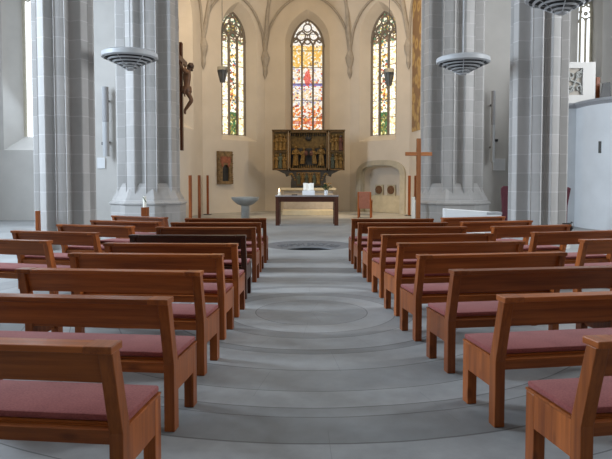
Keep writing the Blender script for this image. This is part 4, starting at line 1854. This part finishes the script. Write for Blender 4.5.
# ------------------------------------------------------------------ gallery at the right with what stands on it
def gallery():
    Yg = 18.6
    zt = zat(103.5, Yg)
    cx, cy, r = 10.35, 18.75, 1.95
    xe = 11.9
    t = thing('gallery_parapet', 'blue-grey curved gallery parapet wall at the right edge', 'parapet', (xe - 2, Yg, 0))
    bm = nb()
    x0 = xat(560, Yg)
    flat = [(x0, Yg)]
    arc = []
    for i in range(15):
        a = PI + PI * 0.5 * i / 14
        arc.append((cx + r * math.cos(a), cy - 0.55 + r * math.sin(a)))
    join = [(arc[0][0], Yg)]
    out = flat + join + arc + [(xe, arc[-1][1]), (xe, Yg + 1.3), (x0, Yg + 1.3)]
    o = t.location
    sh = lambda pts: [(p[0] - o.x, p[1] - o.y) for p in pts]
    prism(bm, sh(out), 'z', 0, zt - 0.16)
    obj('body', bm, 'gallery', t, True)

    def grow(e):
        g = [(x0, Yg - e), (arc[0][0] - e, Yg - e)]
        for i in range(15):
            a = PI + PI * 0.5 * i / 14
            g.append((cx + (r + e) * math.cos(a), cy - 0.55 + (r + e) * math.sin(a)))
        return g + [(xe, arc[-1][1] - e), (xe, Yg + 1.3), (x0, Yg + 1.3)]
    bm = nb()
    loft(bm, [(sh(grow(0.0)), zt - 0.16), (sh(grow(0.05)), zt - 0.10), (sh(grow(0.10)), zt - 0.07), (sh(grow(0.12)), zt - 0.0)])
    obj('cornice', bm, 'speaker_grille', t)
    bm = nb()
    p = atY(588.5, 147, 17.2)
    a = math.radians(205)
    bx(bm, -0.07, 0.07, -0.012, 0.012, -0.17, 0.17)
    for v in bm.verts:
        v.co += Vector((cx + r * math.cos(a) - o.x, cy - 0.55 + r * math.sin(a) - o.y, zat(147, 17.3)))
    obj('vent_slot', bm, 'iron', t)
    # white openwork panel
    Yp = Yg + 0.35
    x0p, x1p = xat(563, Yp, 80), xat(595.5, Yp, 80)
    z1 = zat(62, Yp)
    q = thing('tracery_panel', 'white upright panel with openwork swirl tracery on the gallery', 'panel', ((x0p + x1p) / 2, Yp, zt))
    w, h = x1p - x0p, z1 - zt
    ta, tb = xat(568.5, Yp, 80) - (x0p + x1p) / 2, xat(583, Yp, 80) - (x0p + x1p) / 2
    ha, hb = zat(95, Yp) - zt, zat(68, Yp) - zt
    bm = nb()
    bx(bm, -w / 2, ta, 0, 0.12, 0, h)
    bx(bm, tb, w / 2, 0, 0.12, 0, h)
    bx(bm, ta, tb, 0, 0.12, 0, ha)
    bx(bm, ta, tb, 0, 0.12, hb, h)
    obj('panel_body', bm, 'plaster', q)
    bm = nb()
    bx(bm, ta, tb, 0.09, 0.11, ha, hb)
    obj('gilded_ground', bm, 'rib', q)
    bm = nb()
    mx, mz = (ta + tb) / 2, (ha + hb) / 2
    for k in range(4):
        a0 = k * PI / 2 + 0.4
        cxk, czk = mx + (tb - ta) * 0.27 * (1 if k in (0, 3) else -1), mz + (hb - ha) * 0.25 * (1 if k < 2 else -1)
        rr = (tb - ta) * 0.24
        tube(bm, [(cxk + rr * (1 - 0.04 * i) * math.cos(a0 + i * 0.42), 0.05, czk + rr * (1 - 0.04 * i) * math.sin(a0 + i * 0.42)) for i in range(15)], 0.03, 6)
    tube(bm, [(ta, 0.05, ha), (mx - 0.06, 0.05, mz - 0.16), (mx, 0.05, mz), (mx + 0.06, 0.05, mz + 0.16), (tb, 0.05, hb)], 0.03, 6)
    tube(bm, [(ta, 0.05, hb), (mx - 0.16, 0.05, mz + 0.05), (mx, 0.05, mz), (mx + 0.16, 0.05, mz - 0.05), (tb, 0.05, ha)], 0.03, 6)
    obj('swirl_tracery', bm, 'grey_stone', q, True)
    # brown box and dark screen
    Yb = Yg + 0.5
    bm = nb()
    xa, xb = xat(596.2, Yb, 90), xat(600, Yb, 90)
    bx(bm, xa, xb, Yb, Yb + 0.35, zt, zat(77, Yb), bev=0.01)
    tag(obj('wooden_box', bm, 'red_oak_z'), 'narrow brown wooden box on the gallery right of the white panel', 'box')
    Ys = Yg + 0.15
    s = thing('music_desk', 'dark slanted music desk on the gallery at the right edge', 'desk', (xat(606.5, Ys, 90), Ys, zt))
    zz = zat(80, Ys) - zt
    bm = nb()
    hw = 6.5 / 595 * Ys
    prism(bm, [(-hw, 0.02), (hw * 0.9, 0.02), (hw, zz), (-hw * 0.2, zz * 0.93)], 'y', 0.0, 0.03, Matrix.Rotation(math.radians(-14), 4, 'X'))
    obj('board', bm, 'black', s, bevel=0.004)
    bm = nb()
    bx(bm, -hw, hw, -0.02, 0.25, 0, 0.02)
    obj('desk_foot', bm, 'iron', s)


gallery()


# ------------------------------------------------------------------ burgundy screen, white chest, small things
def screen():
    Y = 15.6
    xl, xr = xat(501.2, Y, 190), xat(570.5, Y, 190)
    z1 = zat(186, Y)
    cx = (xl + xr) / 2
    w = (xr - xl) / 2
    t = thing('fabric_screen', 'burgundy fabric screen standing behind the right front pillar', 'screen', (cx, Y, 0))
    bm = nb()
    out = [(-w + 0.03, 0.06), (w - 0.09, 0.06), (w - 0.08, z1 * 0.6), (w - 0.02, z1 * 0.88), (w, z1 - 0.06), (w - 0.06, z1 - 0.03), (-w + 0.06, z1), (-w, z1 - 0.05), (-w, z1 * 0.85), (-w + 0.03, z1 * 0.6)]
    prism(bm, out, 'y', -0.05, 0.05)
    obj('panel', bm, 'burgundy', t, bevel=0.02)
    bm = nb()
    for s in (-1, 1):
        bx(bm, s * w * 0.8 - 0.04, s * w * 0.8 + 0.04, -0.22, 0.22, 0, 0.06)
    obj('feet', bm, 'dark_oak_y', t, bevel=0.005)


screen()


def chest():
    Y = 15.3
    xl, xr = xat(444, Y, 209), xat(499, Y, 209)
    w = (xr - xl) / 2
    z1 = zat(208.2, Y + 0.3)
    t = thing('white_chest', 'long low white chest with a dark end behind the outer right benches', 'chest', ((xl + xr) / 2, Y, 0), math.radians(-7))
    bm = nb()
    prism(bm, [(-w, 0.08), (w, 0.08), (w, z1 - 0.09), (-w, z1)], 'y', -0.22, 0.22)
    obj('body', bm, 'white', t, bevel=0.01)
    bm = nb()
    bx(bm, w - 0.36, w + 0.012, -0.235, 0.235, z1 - 0.135, z1 - 0.075)
    o = obj('end_cover', bm, 'speaker_grille', t, bevel=0.006)
    o['label'] = 'dark grey cover on the right end'
    bm = nb()
    for s in (-1, 1):
        bx(bm, s * (w - 0.1) - 0.04, s * (w - 0.1) + 0.04, -0.2, 0.2, 0, 0.08)
    obj('feet', bm, 'iron', t)


chest()

# brown post beside the left front pillar
t = thing('wooden_stand', 'short brown wooden post just left of the left front pillar', 'post', (xat(37.6, 12.2), 12.2, 0))
bm = nb()
bx(bm, -0.035, 0.035, -0.05, 0.05, 0.02, zat(210.8, 12.2), bev=0.004)
obj('shaft', bm, 'red_oak_z', t)
bm = nb()
bx(bm, -0.13, 0.13, -0.13, 0.13, 0, 0.02)
obj('foot_plate', bm, 'iron', t)

# leaflets on a bench top and a black strap bag hung over a bench corner
b = BENCH[('right of the aisle', 3)]
mw = Matrix.Translation(b.location) @ Matrix.Rotation(b.rotation_euler.z, 4, 'Z')
bm = nb()
for k in range(2):
    mm = Matrix.Rotation(0.12 * (k - 1.5), 4, 'Z')
    bx(bm, -0.07, 0.07, -0.04, 0.04, k * 0.005, k * 0.005 + 0.004, mm)
p = mw @ Vector((BL / 2 - 0.17, CAPY - 0.045, 0.7935))
tag(obj('leaflets', bm, 'paper', loc=p), 'small white leaflets lying on the top rail of a right-hand bench', 'paper')

b = BENCH[('outer right column', 2)]
mw = Matrix.Translation(b.location) @ Matrix.Rotation(b.rotation_euler.z, 4, 'Z')
p = mw @ Vector((OLEN / 2 - 0.02, CAPY - 0.05, 0.796))
t = thing('black_bag', 'small black bag draped over the end of an outer right bench', 'bag', p, b.rotation_euler.z)
bm = nb()
ball(bm, (0.07, 0.03, -0.045), 0.06, (0.9, 0.8, 1.0), 2)
for v in bm.verts:
    v.co += Vector((0.3, 0.2, 0.5)) * noise.noise(v.co * 22) * 0.03
    v.co.x = max(v.co.x, 0.027)
obj('pouch', bm, 'black', t, True)
bm = nb()
tube(bm, [(0.06, 0.02, -0.01), (0.05, 0.0, 0.018), (-0.03, -0.01, 0.013), (-0.08, 0.01, 0.012)], 0.011, 6)
tube(bm, [(0.06, 0.03, 0.0), (0.10, 0.03, 0.03), (0.13, 0.05, 0.02)], 0.010, 6)
obj('strap', bm, 'black', t, True)
